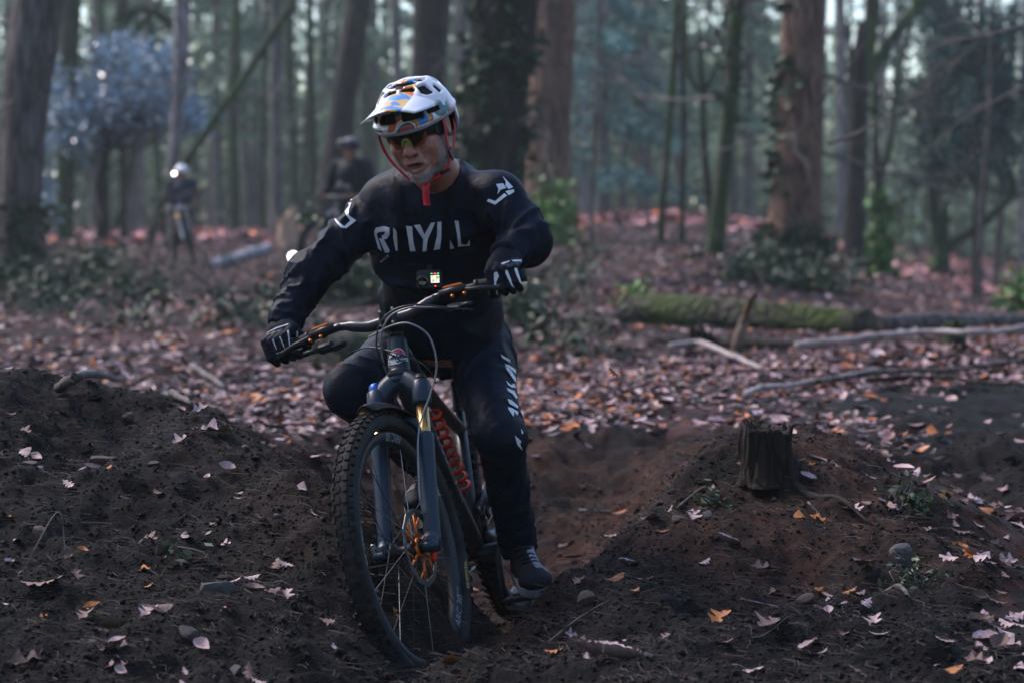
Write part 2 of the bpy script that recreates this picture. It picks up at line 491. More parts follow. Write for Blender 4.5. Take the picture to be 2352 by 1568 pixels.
attr(me, 'warm', np.clip(np.exp(-((GX-.45)/1.1)**4-((GY-8.4)/1.9)**4)*1.4, 0, 1).ravel())
ground = link('ground', me); tag(ground, kind='structure')
print('ground', len(gz))
# ================================================================ trees
def bark(name, c1, c2, moss=None, mlo=.5, mhi=.66, sc=9, st=(1, 1, .16), bump=.9, bd=.03):
    m = bpy.data.materials.new(name); g = NG(m); v = g.coord(st)
    f = g.noise(v, sc, 6, .7); c = g.ramp(f, [(.33, c1), (.66, c2)])
    vo = g.n('ShaderNodeTexVoronoi', feature='DISTANCE_TO_EDGE'); vo.inputs['Scale'].default_value = sc*1.3; g.l(v, vo.inputs['Vector'])
    cr = g.ramp(vo.outputs['Distance'], [(0, (.35, .35, .35)), (.16, (1, 1, 1))]); c = g.mix(1.0, c, cr, 'MULTIPLY')
    if moss:
        mf = g.ramp(g.noise(g.coord((1, 1, .35)), 2.2, 6, .7), [(mlo, (0, 0, 0)), (mhi, (1, 1, 1))])
        c = g.mix(mf, c, moss)
    g.l(c, g.b.inputs['Base Color']); g.b.inputs['Roughness'].default_value = .85; g.b.inputs['Specular IOR Level'].default_value = .25
    hm = g.n('ShaderNodeMath', operation='ADD'); g.l(f, hm.inputs[0]); g.l(cr, hm.inputs[1]); g.bump(hm.outputs[0], bump, bd)
    return m
B_BROWN = bark('brown_bark', (.08, .045, .034), (.29, .165, .12), (.07, .08, .05), .64, .82)
B_GREY = bark('grey_bark', (.07, .058, .055), (.2, .165, .16), (.07, .09, .05), .56, .72)
B_DARK = bark('dark_bark', (.012, .01, .01), (.05, .038, .034), (.03, .045, .02), .58, .72)
B_MOSS = bark('mossy_bark', (.03, .028, .022), (.085, .07, .06), (.04, .075, .02), .42, .56)
B_GREEN = bark('green_mossy_bark', (.012, .014, .01), (.03, .036, .018), (.03, .07, .015), .45, .65)
B_PALE = bark('pale_bark', (.16, .135, .135), (.38, .33, .33), (.06, .06, .05), .58, .7)
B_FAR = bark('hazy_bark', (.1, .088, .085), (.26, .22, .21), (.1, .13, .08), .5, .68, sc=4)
B_TWIG = mat('twig_bark', (.05, .04, .037), (.12, .098, .095), sc=20, rough=.8)

def trunk_geo(mb, pts, rads, seg=14, seed=0, ridge=.07, flare=0., n=7, mi=0):
    c = catmull(pts, n); r = np.interp(np.linspace(0, 1, len(c)), np.linspace(0, 1, len(rads)), rads)
    T = np.gradient(c, axis=0); T /= np.linalg.norm(T, axis=1)[:, None]
    s = np.concatenate([[0], np.cumsum(np.linalg.norm(np.diff(c, axis=0), axis=1))])
    th = np.linspace(0, 2*np.pi, seg, endpoint=False); V = []
    N = np.array([1., 0, 0]); N -= T[0]*(N@T[0])
    if np.linalg.norm(N) < .2: N = np.array([0, 1., 0]); N -= T[0]*(N@T[0])
    N /= np.linalg.norm(N); lob = 5+seed % 3
    for i in range(len(c)):
        N = N-T[i]*(N@T[i]); N /= np.linalg.norm(N); B = np.cross(T[i], N)
        k = fbm(np.cos(th)*2.2+seed*3.1, np.sin(th)*2.2, s[i]*.6, 2, seed)*ridge
        k = k+ridge*.5*fbm(np.cos(th)*7, np.sin(th)*7+seed, s[i]*1.1, 2, seed+5)
        fl = flare*math.exp(-s[i]/(r[0]*1.6))*(1+.55*np.cos(th*lob+seed)) if flare else 0
        rr = r[i]*(1+k+fl)
        V += list(c[i]+rr[:, None]*(np.cos(th)[:, None]*N+np.sin(th)[:, None]*B))
    F = [(i*seg+k, i*seg+(k+1) % seg, (i+1)*seg+(k+1) % seg, (i+1)*seg+k) for i in range(len(c)-1) for k in range(seg)]
    F.append(tuple((len(c)-1)*seg+k for k in range(seg)))
    mb.add(V, F, mi)
    return c, r
def twigs(mb, base, d, L, r, depth, rnd, mi=0, droop=.05, seg=4):
    d = np.asarray(d, float); d /= np.linalg.norm(d); n = 4; p = [np.asarray(base, float)]; q = d.copy(); out = []
    for i in range(n):
        q = q+rnd.normal(0, .16, 3); q[2] -= droop; q /= np.linalg.norm(q); p.append(p[-1]+q*L/n); out.append((p[-1], q.copy()))
    mb.tube(p, np.linspace(r, r*.3, n+1), seg, mi, cap=False)
    if depth > 0:
        for k in range(rnd.integers(2, 5)):
            a, dd = out[rnd.integers(0, n)]; e = dd+rnd.normal(0, .6, 3)
            twigs(mb, a, e, L*rnd.uniform(.4, .7), r*.5, depth-1, rnd, mi, droop, 3)
def leaf_quads(centers, n, spread, size, rnd, flat=0., asp=.5):
    """n leaf faces around each of the centres"""
    centers = np.asarray(centers, float); m = len(centers)*n
    c = np.repeat(centers, n, 0)
    c = c+rnd.normal(0, 1, (m, 3))*spread*np.array([1, 1, .75])
    a = rnd.normal(0, 1, (m, 3)); a[:, 2] *= (1-flat); a /= np.linalg.norm(a, axis=1)[:, None]
    b = rnd.normal(0, 1, (m, 3)); b[:, 2] *= (1-flat*.6); b -= a*(a*b).sum(1)[:, None]; b /= np.linalg.norm(b, axis=1)[:, None]
    s = size*rnd.uniform(.55, 1.35, (m, 1))
    V = np.stack([c-a*s, c+b*s*asp, c+a*s, c-b*s*asp], 1).reshape(-1, 3)
    F = np.arange(m*4).reshape(m, 4)
    return V, F
def foliage_mat(name, c1, c2, rough=.5, sc=1.2, trans=.15, spec=.4):
    m = mat(name, c1, c2, sc=sc, rough=rough, lo=.3, hi=.7, spec=spec)
    m.node_tree.nodes['Principled BSDF'].inputs['Transmission Weight'].default_value = 0
    return m
F_HOLLY = foliage_mat('holly_leaf_sky_tint', (.07, .12, .15), (.3, .43, .54), .3, spec=1.)  # pale blue stands in for reflected sky, on top of the real gloss
F_YEW = foliage_mat('dark_evergreen_leaf', (.008, .04, .034), (.025, .1, .085), .55)
F_CONIF = foliage_mat('grey_green_needle', (.065, .12, .08), (.2, .31, .21), .6, .5)
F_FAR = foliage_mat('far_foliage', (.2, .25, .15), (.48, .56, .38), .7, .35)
F_BLUE = foliage_mat('blue_green_needle', (.045, .115, .105), (.14, .29, .265), .6, .5)
F_FRESH = foliage_mat('fresh_green_leaf', (.03, .09, .012), (.1, .24, .03), .5, 3)
F_IVY = foliage_mat('ivy_leaf', (.012, .03, .014), (.045, .08, .04), .6, 6, spec=.3)
F_BRAM = foliage_mat('bramble_leaf', (.02, .035, .014), (.07, .1, .045), .5, 5)

def limb_px(pts, d): return [P(u, v, d) for u, v in pts]
def wide(w, d): return w*d/F_PX/2
TREES = 'trees standing around the clearing'
def tree(name, label, base, pts, widths, m, seed, flare=.25, seg=16, ridge=.06, top=15., group=None, dtop=0.):
    """trunk whose picture outline is pts (u, v) with picture widths, rooted where the base pixel meets the ground"""
    b = hit(*base); d = b[1]
    t = thing(name, label, 'tree', tuple(b), group)
    W = [b-np.array([0, 0, .25])]+[P(u, v, d+dtop*(base[1]-v)/600) for u, v in pts]
    R = [wide(w, d) for w in widths]; R = [R[0]]+R
    up = W[-1]-W[-2]; up /= np.linalg.norm(up); k = max(1., top-W[-1][2])
    W += [W[-1]+up*k*.5, W[-1]+up*k]; R += [R[-1]*.75, R[-1]*.35]
    mb = MB(); c, r = trunk_geo(mb, W, R, seg, seed, ridge, flare)
    mb.obj('trunk', m, t)
    return t, d, c, r
def add_twigs(t, c, r, rnd, n, z0, z1, L, m=None, depth=2, rad=.03, droop=.04, name='branch'):
    sel = [i for i in range(len(c)) if z0 <= c[i][2] <= z1]
    if not sel: return
    for k in range(n):
        i = sel[rnd.integers(0, len(sel))]; a = rnd.uniform(0, 2*math.pi)
        d = np.array([math.cos(a), math.sin(a)*.6, rnd.uniform(-.25, .5)]); mb = MB()
        twigs(mb, c[i]+d*r[i]*.7, d, L*rnd.uniform(.6, 1.3), rad*rnd.uniform(.6, 1.2), depth, rnd, 0, droop)
        mb.obj(name, m or B_TWIG, t)
def ivy(t, c, r, rnd, n, z0, z1, size=.05, m=None, side=None):
    sel = [i for i in range(len(c)) if z0 <= c[i][2] <= z1]
    if not sel: return
    C = []
    for k in range(n):
        i = sel[rnd.integers(0, len(sel))]; a = rnd.uniform(0, 2*math.pi) if side is None else rnd.normal(side, .5)
        j = min(i+1, len(c)-1); p = c[i]+(c[j]-c[i])*rnd.uniform()
        C.append(p+np.array([math.cos(a), math.sin(a), 0])*r[i]*1.05)
    V, F = leaf_quads(C, 9, .07, size, rnd, .2, .7)
    link('ivy', mesh_np('ivy', V, F, m or F_IVY), t)

R0 = np.random.default_rng(11)
t, d, c, r = tree('big_conifer', 'large brown conifer trunk at the left edge with ivy around its foot', (42, 655), [(40, 600), (48, 450), (60, 250), (90, 0)], [96, 92, 98, 108, 118], B_GREY, 1, .22, 18)
ivy(t, c, r, R0, 90, 0, 1.0, .07); add_twigs(t, c, r, R0, 3, 2.2, 4.2, 1.6)
t, d, c, r = tree('conifer', 'greenish trunk just behind the large left edge conifer', (150, 560), [(150, 400), (158, 200), (165, 0)], [40, 38, 44, 46], B_MOSS, 2, .15, 12)
add_twigs(t, c, r, R0, 4, 2, 6, 1.5)
t, d, c, r = tree('dark_tree', 'dark thin tree with an arching mossy bough above the sky tinted holly', (285, 545), [(283, 420), (278, 250), (272, 60), (280, 0)], [20, 18, 22, 24, 26], B_MOSS, 3, .2, 10)
mb = MB(); mb.tube(catmull(limb_px([(277, 70), (310, 25), (355, 30), (400, 62), (425, 80)], d), 5), np.linspace(.1, .06, 21), 8); mb.obj('bough', B_GREEN, t)
mb = MB(); mb.tube(catmull(limb_px([(276, 130), (300, 80), (345, 35), (370, 0), (380, -60)], d), 5), np.linspace(.09, .05, 21), 8); mb.obj('bough', B_MOSS, t)
t, d, c, r = tree('pale_tree', 'slim pale grey trunk rising behind the standing white helmet rider', (398, 560), [(398, 480), (400, 350), (412, 200), (420, 0)], [28, 28, 30, 36, 38], B_PALE, 4, .1, 10)
add_twigs(t, c, r, R0, 4, 3, 6, 1.4)
t, d, c, r = tree('leaning_tree', 'slim mossy dead trunk leaning steeply to the upper right behind the white helmet rider', (338, 562), [(352, 520), (382, 440), (440, 355), (560, 180), (680, -5), (720, -65)], [24, 18, 16, 17, 18, 17, 16, 15], B_MOSS, 5, .25, 10, top=8.5)
t, d, c, r = tree('slim_tree', 'tall slim pale trunk left of the mossy green one', (652, 520), [(652, 400), (655, 200), (660, 0)], [28, 26, 28, 30], B_PALE, 6, .1, 10)
add_twigs(t, c, r, R0, 5, 2, 6, 1.6)
t, d, c, r = tree('slim_tree', 'slim trunk with bright green moss right of the tall pale one', (716, 520), [(722, 400), (740, 230), (752, 0)], [30, 26, 24, 26], B_GREEN, 7, .15, 10)
ivy(t, c, r, R0, 60, 2, 7, .08, F_FRESH)
t, d, c, r = tree('birch_tree', 'pale flecked birch trunk beside the second standing rider', (705, 490), [(705, 440), (712, 330), (728, 150), (740, 0)], [20, 18, 18, 16, 16], B_PALE, 8, .1, 8)
t, d, c, r = tree('dark_leaning_tree', 'dark straight trunk leaning right behind the second standing rider', (752, 535), [(762, 440), (788, 260), (812, 90), (824, 0)], [66, 60, 58, 56, 56], B_DARK, 9, .2, 14)
t, d, c, r = tree('brown_tree', 'brown trunk partly hidden left of the dark leaning one', (738, 505), [(738, 420), (762, 250), (790, 60), (796, 0)], [34, 30, 28, 28, 28], B_BROWN, 10, .1, 10)
t, d, c, r = tree('dark_tree', 'blackish trunk rising behind the top of the white helmet', (978, 545), [(978, 350), (985, 150), (992, 0)], [80, 78, 80, 86], B_DARK, 11, .2, 14)
t, d, c, r = tree('big_dark_oak', 'widest dark oak trunk directly behind the main rider', (1122, 640), [(1124, 500), (1130, 350), (1146, 170), (1160, 0)], [150, 136, 138, 146, 158], B_DARK, 12, .25, 22, ridge=.09)
ivy(t, c, r, R0, 160, .8, 5, .07); add_twigs(t, c, r, R0, 4, 1.5, 4, 1.2)
t, d, c, r = tree('big_brown_conifer', 'tall straight brown trunk with flared roots right of the main rider', (1258, 560), [(1256, 500), (1258, 350), (1266, 170), (1274, 0)], [118, 104, 100, 98, 98], B_BROWN, 13, .3, 20)
add_twigs(t, c, r, R0, 5, 1.8, 5, 2.2)
t, d, c, r = tree('sapling', 'thin bare sapling in front of the leafy clearing', (1360, 562), [(1360, 450), (1368, 250), (1380, 0)], [11, 9, 8, 7], B_GREY, 14, .1, 8, top=8)
t, d, c, r = tree('slim_tree', 'slim curved mossy trunk at the clearing edge', (1519, 556), [(1519, 500), (1530, 370), (1546, 160), (1556, 0)], [18, 15, 16, 16, 16], B_MOSS, 15, .2, 10)
add_twigs(t, c, r, R0, 5, 2, 5, 1.4)
t, d, c, r = tree('dark_sapling', 'thin dark trunk between the curved mossy tree and the forked mossy tree', (1567, 560), [(1567, 480), (1572, 300), (1566, 120), (1570, 0)], [13, 12, 11, 10, 9], B_DARK, 16, .15, 8)
t, d, c, r = tree('forked_tree', 'mossy tree forking into a Y above the clearing', (1632, 570), [(1630, 500), (1620, 380), (1612, 214)], [20, 18, 17, 17], B_MOSS, 17, .15, 10, top=0)
for pp, w in (([(1612, 214), (1590, 190), (1578, 140), (1575, 0), (1572, -90)], 11), ([(1612, 214), (1632, 185), (1648, 140), (1660, 90), (1668, -80)], 11)):
    mb = MB(); trunk_geo(mb, limb_px(pp, d), [wide(w, d), wide(w*.6, d)], 8, 3, .05); mb.obj('fork', B_MOSS, t)
t, d, c, r = tree('tall_mossy_tree', 'tall dark mossy trunk beside the Y forked tree', (1640, 583), [(1645, 540), (1660, 400), (1680, 200), (1692, 0)], [42, 34, 36, 34, 34], B_MOSS, 18, .3, 12)
add_twigs(t, c, r, R0, 6, 2.2, 6, 1.8); ivy(t, c, r, R0, 30, 2, 7, .06)
t, d, c, r = tree('big_brown_conifer', 'massive reddish brown trunk with spreading roots behind the mossy log', (1822, 628), [(1824, 560), (1830, 420), (1838, 250), (1845, 0)], [122, 106, 104, 98, 94], B_BROWN, 19, .42, 22, ridge=.07)
ivy(t, c, r, R0, 70, 1.2, 6, .07, side=math.pi); ivy(t, c, r, R0, 120, 0, .7, .07); add_twigs(t, c, r, R0, 7, 1.6, 5.5, 2.2)
t, d, c, r = tree('dark_forked_tree', 'dark tree that forks high up right of the massive trunk', (1965, 596), [(1966, 500), (1970, 330), (1976, 170)], [52, 44, 42, 48], B_DARK, 20, .2, 14, top=0)
for pp, w in (([(1976, 180), (1990, 120), (2000, 60), (2006, 0), (2010, -120)], 44), ([(1978, 190), (2010, 150), (2050, 90), (2092, 30), (2120, -10), (2180, -100)], 30)):
    mb = MB(); trunk_geo(mb, limb_px(pp, d), [wide(w, d), wide(w*.85, d), wide(w*.7, d)], 12, 4, .06); mb.obj('fork', B_MOSS, t)
t, d, c, r = tree('crooked_tree', 'crooked thin tree with a curling bough in front of the dark forked one', (2030, 628), [(2026, 560), (2016, 430), (2010, 262)], [30, 22, 16, 14], B_MOSS, 21, .25, 10, top=0)
for pp, w, w2 in (([(2010, 262), (1975, 225), (1955, 180), (1958, 130), (1942, 70), (1930, -40)], 14, 8), ([(2014, 420), (2042, 340), (2056, 230), (2070, 140), (2094, 50), (2110, -60)], 16, 9), ([(2022, 500), (2045, 480), (2082, 452)], 11, 3), ([(1990, 345), (1960, 320), (1930, 270), (1905, 200), (1890, 90)], 5, 3)):
    mb = MB(); trunk_geo(mb, limb_px(pp, d), [wide(w, d), wide(w2, d)], 8, 5, .05); mb.obj('bough', B_MOSS, t)
ivy(t, c, r, R0, 60, -.1, 1.4, .08, F_FRESH)
t, d, c, r = tree('mossy_forked_tree', 'low mossy tree forking into a wide U under dark evergreen leaves', (2160, 638), [(2160, 600), (2164, 562)], [46, 34, 30], B_GREEN, 22, .35, 12, top=0)
for pp, w, w2 in (([(2160, 575), (2148, 530), (2140, 460), (2142, 390), (2150, 300), (2160, 180)], 26, 14), ([(2164, 580), (2196, 556), (2250, 520), (2300, 475), (2328, 440), (2318, 395), (2300, 330), (2290, 200)], 24, 12), ([(2300, 478), (2330, 452), (2380, 440)], 12, 8)):
    mb = MB(); trunk_geo(mb, limb_px(pp, d), [wide(w, d), wide(w2, d)], 10, 6, .06); mb.obj('fork', B_GREEN, t)
rr = np.random.default_rng(5)
C = [P(rr.normal(2225, 80), rr.normal(200, 115), d+rr.normal(0, .7)) for k in range(230)]
C = [p for p in C if p[2] > P(0, 440, d)[2]]
V, F = leaf_quads(C, 95, .2, .075, rr, .1, .45); link('crown', mesh_np('crown', V, F, F_YEW), t)
mb = MB()
for k in range(26): twigs(mb, C[k], rr.normal(0, 1, 3)*np.array([1, .5, .5]), 1.2, .02, 1, rr)
mb.obj('branch', B_DARK, t)
t, d, c, r = tree('thin_pole_tree', 'thin straight grey stem in front of the low mossy fork at the right', (2249, 692), [(2250, 600), (2262, 420), (2272, 250), (2280, 0)], [16, 13, 12, 11, 9], B_GREY, 23, .15, 8, top=7)
for pp, w in (([(2268, 300), (2290, 272), (2330, 300), (2370, 350)], 8), ([(2276, 160), (2310, 110), (2370, 70)], 5), ([(2270, 330), (2220, 370), (2150, 420), (2060, 440)], 4)):
    mb = MB(); trunk_geo(mb, limb_px(pp, d), [wide(w, d), wide(w*.4, d)], 6, 7, .04); mb.obj('branch', B_TWIG, t)
t2, d, c, r = tree('thin_pole_tree', 'thin dark stem close beside the straight grey one', (2236, 680), [(2238, 600), (2240, 420), (2244, 260), (2248, 60)], [12, 10, 9, 8, 6], B_DARK, 24, .1, 8, top=6)
for u, v, w, lab in ((2344, 650, 13, 'white birch stem at the right picture edge'), (2125, 560, 8, 'pale thin birch behind the low mossy fork')):
    tree('birch_tree', lab, (u, v), [(u, v-60), (u+2, v-200), (u+4, 200)], [w, w, w*.9, w*.8], B_PALE, 25, .05, 8)
# low bare boughs that cross the upper right
for k, (a, b, lab) in enumerate((((1900, 330), (2110, 300), 'bare drooping bough low over the right side'), ((2352, 60), (2080, 190), 'bare bough reaching in from the upper right corner'), ((2352, 200), (2100, 320), 'bare bough reaching in below the upper right corner'))):
    dd = 17.+k*2; p0 = P(*a, dd); p1 = P(*b, dd); mb = MB(); twigs(mb, p0, p1-p0, np.linalg.norm(p1-p0)*1.2, .014, 3, np.random.default_rng(60+k), 0, .02)
    tag(mb.obj('bare_bough', B_TWIG), lab, 'branch')

# ---- holly with a blue sky reflection painted into its leaf colour
b = hit(235, 556); d = b[1]
t = thing('holly_tree', 'glossy holly bush tree with sky blue painted into its leaves beside the left edge trunk', 'tree', tuple(b))
mb = MB(); trunk_geo(mb, [b-np.array([0, 0, .2])]+limb_px([(236, 520), (232, 430), (238, 380), (250, 250), (255, 150)], d), [wide(34, d), wide(28, d), wide(26, d), wide(14, d), wide(6, d)], 10, 31, .08, .3); mb.obj('trunk', B_DARK, t)
mb = MB(); trunk_geo(mb, limb_px([(262, 530), (290, 450), (305, 330), (320, 240)], d+1), [wide(14, d), wide(8, d)], 8, 32, .06); mb.obj('trunk', B_MOSS, t)
rr = np.random.default_rng(8); C = []
while len(C) < 330:
    u, v = rr.uniform(70, 450), rr.uniform(70, 560)
    top = 95+((u-270)/150)**2*75; bot = 340+190*max(0, (200-u)/100)-((u-300)/100*40 if u > 300 else 0)
    e = min(v-top, bot-v)/60; n_ = float(fbm(u/55, v/55, 0, 2, 17))
    if e > -.35 and n_ > .28-.55*min(e, 1) and rr.uniform() < .9: C.append(P(u, v, d+rr.normal(0, 1.1)))
V, F = leaf_quads(C, 38, .2, .08, rr, .4, .45); link('crown', mesh_np('crown', V, F, F_HOLLY), t)
mb = MB()
for k in range(40):
    p0 = P(245, rr.uniform(180, 400), d); twigs(mb, p0, C[k]-p0, np.linalg.norm(C[k]-p0), .03, 1, rr)
mb.obj('branch', B_DARK, t)

# ---- far trunks, one object each, sharing a few meshes
far_me = []
for k in range(6):
    mb = MB(); rn = np.random.default_rng(70+k)
    w = np.array([0, 0, -.4]); pts = [w]
    for i in range(5): pts.append(pts[-1]+np.array([rn.normal(0, .16), rn.normal(0, .1), 3.4]))
    c, r = trunk_geo(mb, pts, [.2, .17, .15, .13, .1, .07], 8, k, .08, .2, 4)
    for j in range(13):
        i = rn.integers(4, len(c)-1); a = rn.uniform(0, 6.28); dv = np.array([math.cos(a), math.sin(a), rn.uniform(-.1, .5)])
        twigs(mb, c[i], dv, rn.uniform(1.2, 2.6), .035, 1, rn, 0, .05, 3)
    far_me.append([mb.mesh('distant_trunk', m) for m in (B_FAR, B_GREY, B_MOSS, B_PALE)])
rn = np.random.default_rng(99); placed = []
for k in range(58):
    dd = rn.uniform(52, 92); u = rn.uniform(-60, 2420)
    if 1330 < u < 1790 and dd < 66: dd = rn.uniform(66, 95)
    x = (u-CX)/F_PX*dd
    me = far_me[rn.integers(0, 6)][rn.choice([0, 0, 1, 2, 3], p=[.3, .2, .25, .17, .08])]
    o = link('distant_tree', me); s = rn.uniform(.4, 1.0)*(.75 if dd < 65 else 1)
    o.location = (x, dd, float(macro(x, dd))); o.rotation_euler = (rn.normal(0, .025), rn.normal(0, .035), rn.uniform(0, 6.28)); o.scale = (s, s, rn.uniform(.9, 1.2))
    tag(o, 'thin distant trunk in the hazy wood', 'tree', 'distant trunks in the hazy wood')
# ---- drooping conifers beyond the clearing
def conifer(u, d, H, m, label, seed, w=1.0, z0=1.5, n=900, size=.16):
    x = (u-CX)/F_PX*d; z = float(macro(x, d)); t = thing('conifer', label, 'tree', (x, d, z)); rn = np.random.default_rng(seed)
    mb = MB(); trunk_geo(mb, [(x, d, z-.3), (x, d, z+H*.5), (x+.1, d, z+H)], [.2, .14, .03], 8, seed, .06, .2, 5); mb.obj('trunk', B_FAR, t)
    C = []; 
    for k in range(n//10):
        h = rn.uniform(z0, H); R = w*(.6+2.2*(1-h/H)); a = rn.uniform(0, 6.28)
        for f in np.linspace(.2, 1, 6): C.append((x+math.cos(a)*R*f, d+math.sin(a)*R*f, z+h-.45*f*f*R*.5))
    V, F = leaf_quads(C, 14, .14, size, rn, .35, .28); link('crown', mesh_np('crown', V, F, m), t)
for k, (u, d, H, m, lab, z0) in enumerate((
        (1385, 64, 13, F_BLUE, 'blue green conifer straight behind the leafy clearing', .9), (1330, 74, 14, F_CONIF, 'grey green conifer just right of the tall straight brown trunk', 1.2),
        (1470, 80, 15, F_CONIF, 'tall grey green conifer with drooping boughs over the clearing', 2.2), (1560, 86, 14, F_CONIF, 'conifer far behind the slim curved mossy trunk', 3),
        (1720, 84, 14, F_CONIF, 'conifer far off left of the massive reddish trunk', 3.5), (60, 85, 14, F_CONIF, 'hazy conifer far behind the left edge trunk', 2),
        (500, 78, 14, F_CONIF, 'hazy conifer under the leaning dead trunk', 3), (590, 90, 15, F_CONIF, 'hazy conifer between the leaning trunk and the tall pale trunk', 3),
        (860, 82, 14, F_CONIF, 'hazy conifer far left of the white helmet', 3), (1050, 88, 15, F_CONIF, 'hazy conifer left of the widest dark oak', 2), (320, 88, 15, F_CONIF, 'hazy conifer far behind the holly', 2))):
    conifer(u, d, H, m, lab, 120+k, z0=z0)
# ---- the wood beyond, which reads as one mass
rn = np.random.default_rng(123); C = []; S = []
for k in range(3600):
    d = rn.uniform(92, 125); u = rn.uniform(-150, 2500); z = abs(rn.normal(0, 1))*5.2+.3 if k % 3 else rn.uniform(0, 5)
    if 1900 < u and z > 7 and rn.uniform() < .5: continue
    if rn.uniform() < .1: continue
    C.append(((u-CX)/F_PX*d, d, z+float(macro((u-CX)/F_PX*d, d))))
for k in range(2600):
    d = rn.uniform(70, 125); u = rn.uniform(2480, 5200) if k % 2 else rn.uniform(-2900, -130)
    x = (u-CX)/F_PX*d; C.append((x, d, float(macro(x, d))+abs(rn.normal(0, 1))*5.2+.3))
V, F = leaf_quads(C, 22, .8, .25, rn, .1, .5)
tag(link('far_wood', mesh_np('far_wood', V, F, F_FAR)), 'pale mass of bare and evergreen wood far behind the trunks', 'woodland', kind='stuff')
mb = MB()
for k in range(80):
    d = rn.uniform(95, 125); u = rn.uniform(-150, 2500); x = (u-CX)/F_PX*d; z = float(macro(x, d)); l = rn.normal(0, .5)
    mb.tube([(x, d, z-.5), (x+l*.5, d, z+6), (x+l, d, z+14)], [rn.uniform(.1, .3), .15, .08], 5, 0, False)
for k in range(150):
    d = rn.uniform(34, 110); u = rn.uniform(2560, 5200) if k % 2 else rn.uniform(-2900, -220); x = (u-CX)/F_PX*d; z = float(macro(x, d)); l = rn.normal(0, .5)
    mb.tube([(x, d, z-.5), (x+l*.5, d, z+6), (x+l, d, z+14)], [rn.uniform(.12, .35), .15, .08], 7, 0, False)
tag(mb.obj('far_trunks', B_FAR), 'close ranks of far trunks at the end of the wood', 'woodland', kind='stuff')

# ---- the wood all round the clearing, unseen beside and behind the photographer, put in to dim the front sky light
rn = np.random.default_rng(321); C = []
for k in range(1500):
    a = rn.uniform(RAD(30), 2*math.pi-RAD(30)); r_ = rn.uniform(19, 38); x, y = r_*math.sin(a), r_*math.cos(a); C.append((x, y, rn.uniform(.2, 15)))
V, F = leaf_quads(C, 32, 1.1, .28, rn, .1, .5)
tag(link('surrounding_wood', mesh_np('surrounding_wood', V, F, foliage_mat('dark_evergreen', (.02, .03, .02), (.06, .075, .055), .8))), 'unseen evergreen wood added beside and behind the viewpoint', 'woodland', kind='stuff')  # dark green leaf tone, varied at random
# ---- undergrowth
def bush(name, label, u, v, wpx, hpx, m, seed, n=60, per=26, size=.05, d=None, cat='bush'):
    b = hit(u, v) if d is None else np.array([(u-CX)/F_PX*d, d, hz((u-CX)/F_PX*d, d)])
    d = b[1]; rn = np.random.default_rng(seed); t = thing(name, label, cat, tuple(b)); s = d/F_PX
    C = []; mb = MB()
    for k in range(n):
        p = b+np.array([rn.normal(0, .28)*wpx*s, rn.normal(0, .3)*wpx*s, abs(rn.normal(.1, .42))*hpx*s]); C.append(p)
        if k % 3 == 0: mb.tube(catmull([b+np.array([rn.normal(0, .05), rn.normal(0, .05), -.02]), (b+p)/2+rn.normal(0, .05, 3), p], 3), [.008*d/20]*7, 3, 0, False)
    mb.obj('stem', B_TWIG, t); V, F = leaf_quads(C, per, .05*d/20+.02, size, rn, .2, .5); link('leaves', mesh_np('leaves', V, F, m), t)
bush('evergreen_sapling', 'bright green young evergreen right of the main rider\'s raised elbow', 1258, 565, 90, 150, F_FRESH, 40, 70, 20, .06)
bush('bramble_bush', 'green bramble behind the rider\'s right forearm', 800, 700, 150, 130, F_BRAM, 41, 70, 26, .05)
bush('leafy_shrub', 'green shrub in front of the birch beside the second standing rider', 690, 520, 90, 110, F_FRESH, 42, 45, 20, .07)
bush('bramble_bush', 'bramble around the roots of the massive reddish trunk', 1800, 655, 260, 70, F_BRAM, 43, 110, 22, .05)
bush('leafy_shrub', 'fresh green shoots at the foot of the crooked thin tree', 1995, 600, 140, 150, F_FRESH, 44, 40, 12, .06)
bush('bramble_bush', 'low green bramble at the left among the litter', 215, 690, 220, 90, F_BRAM, 45, 60, 14, .05)
bush('leafy_shrub', 'green shoots at the right picture edge', 2345, 720, 90, 110, F_FRESH, 46, 30, 12, .05)
bush('bramble_bush', 'ivy clump at the foot of the left edge trunk', 60, 680, 190, 70, F_IVY, 47, 70, 18, .06)
bush('bramble_bush', 'dark green weeds between the front wheel spokes', 950, 1400, 110, 60, F_BRAM, 48, 16, 8, .018, d=8.3)
bush('grass_tuft', 'tuft of green leaves beside the end of the mossy log', 1465, 715, 60, 70, F_FRESH, 49, 16, 10, .05)
bush('bramble_bush', 'green weeds behind the rider\'s left hip', 1200, 745, 100, 90, F_BRAM, 50, 40, 20, .045)
# low weeds, bracken and twigs through the litter
rn = np.random.default_rng(78); C = []; mb = MB()
while len(C) < 330:
    u, v = (rn.uniform(0, 700), rn.uniform(600, 760)) if rn.uniform() < .5 else (rn.uniform(1150, 2352), rn.uniform(590, 830))
    if float(fbm(u/110, v/45, 0, 2, 5)) < .1 or (u > 1380 and 640 < v) or (430 < u < 670 and v < 655) or (350 < u < 460 and v < 640): continue
    b = hit(u, v); C.append(b+np.array([0, 0, rn.uniform(.03, .16)]))
    if len(C) % 3 == 0: twigs(mb, b, np.array([rn.normal(0, 1), rn.normal(0, .5), rn.uniform(.1, .8)]), rn.uniform(.4, 1.1), .009, 1, rn, 0, .06, 3)
V, F = leaf_quads(C, 16, .13, .045, rn, .3, .5)
tag(link('undergrowth', mesh_np('undergrowth', V, F, foliage_mat('weedy_leaf', (.025, .035, .016), (.07, .095, .045), .6, 4))), 'low weeds and bracken scattered through the leaf litter', 'undergrowth', kind='stuff')
tag(mb.obj('twig_litter', B_TWIG), 'loose twigs lying through the leaf litter', 'twigs', kind='stuff')
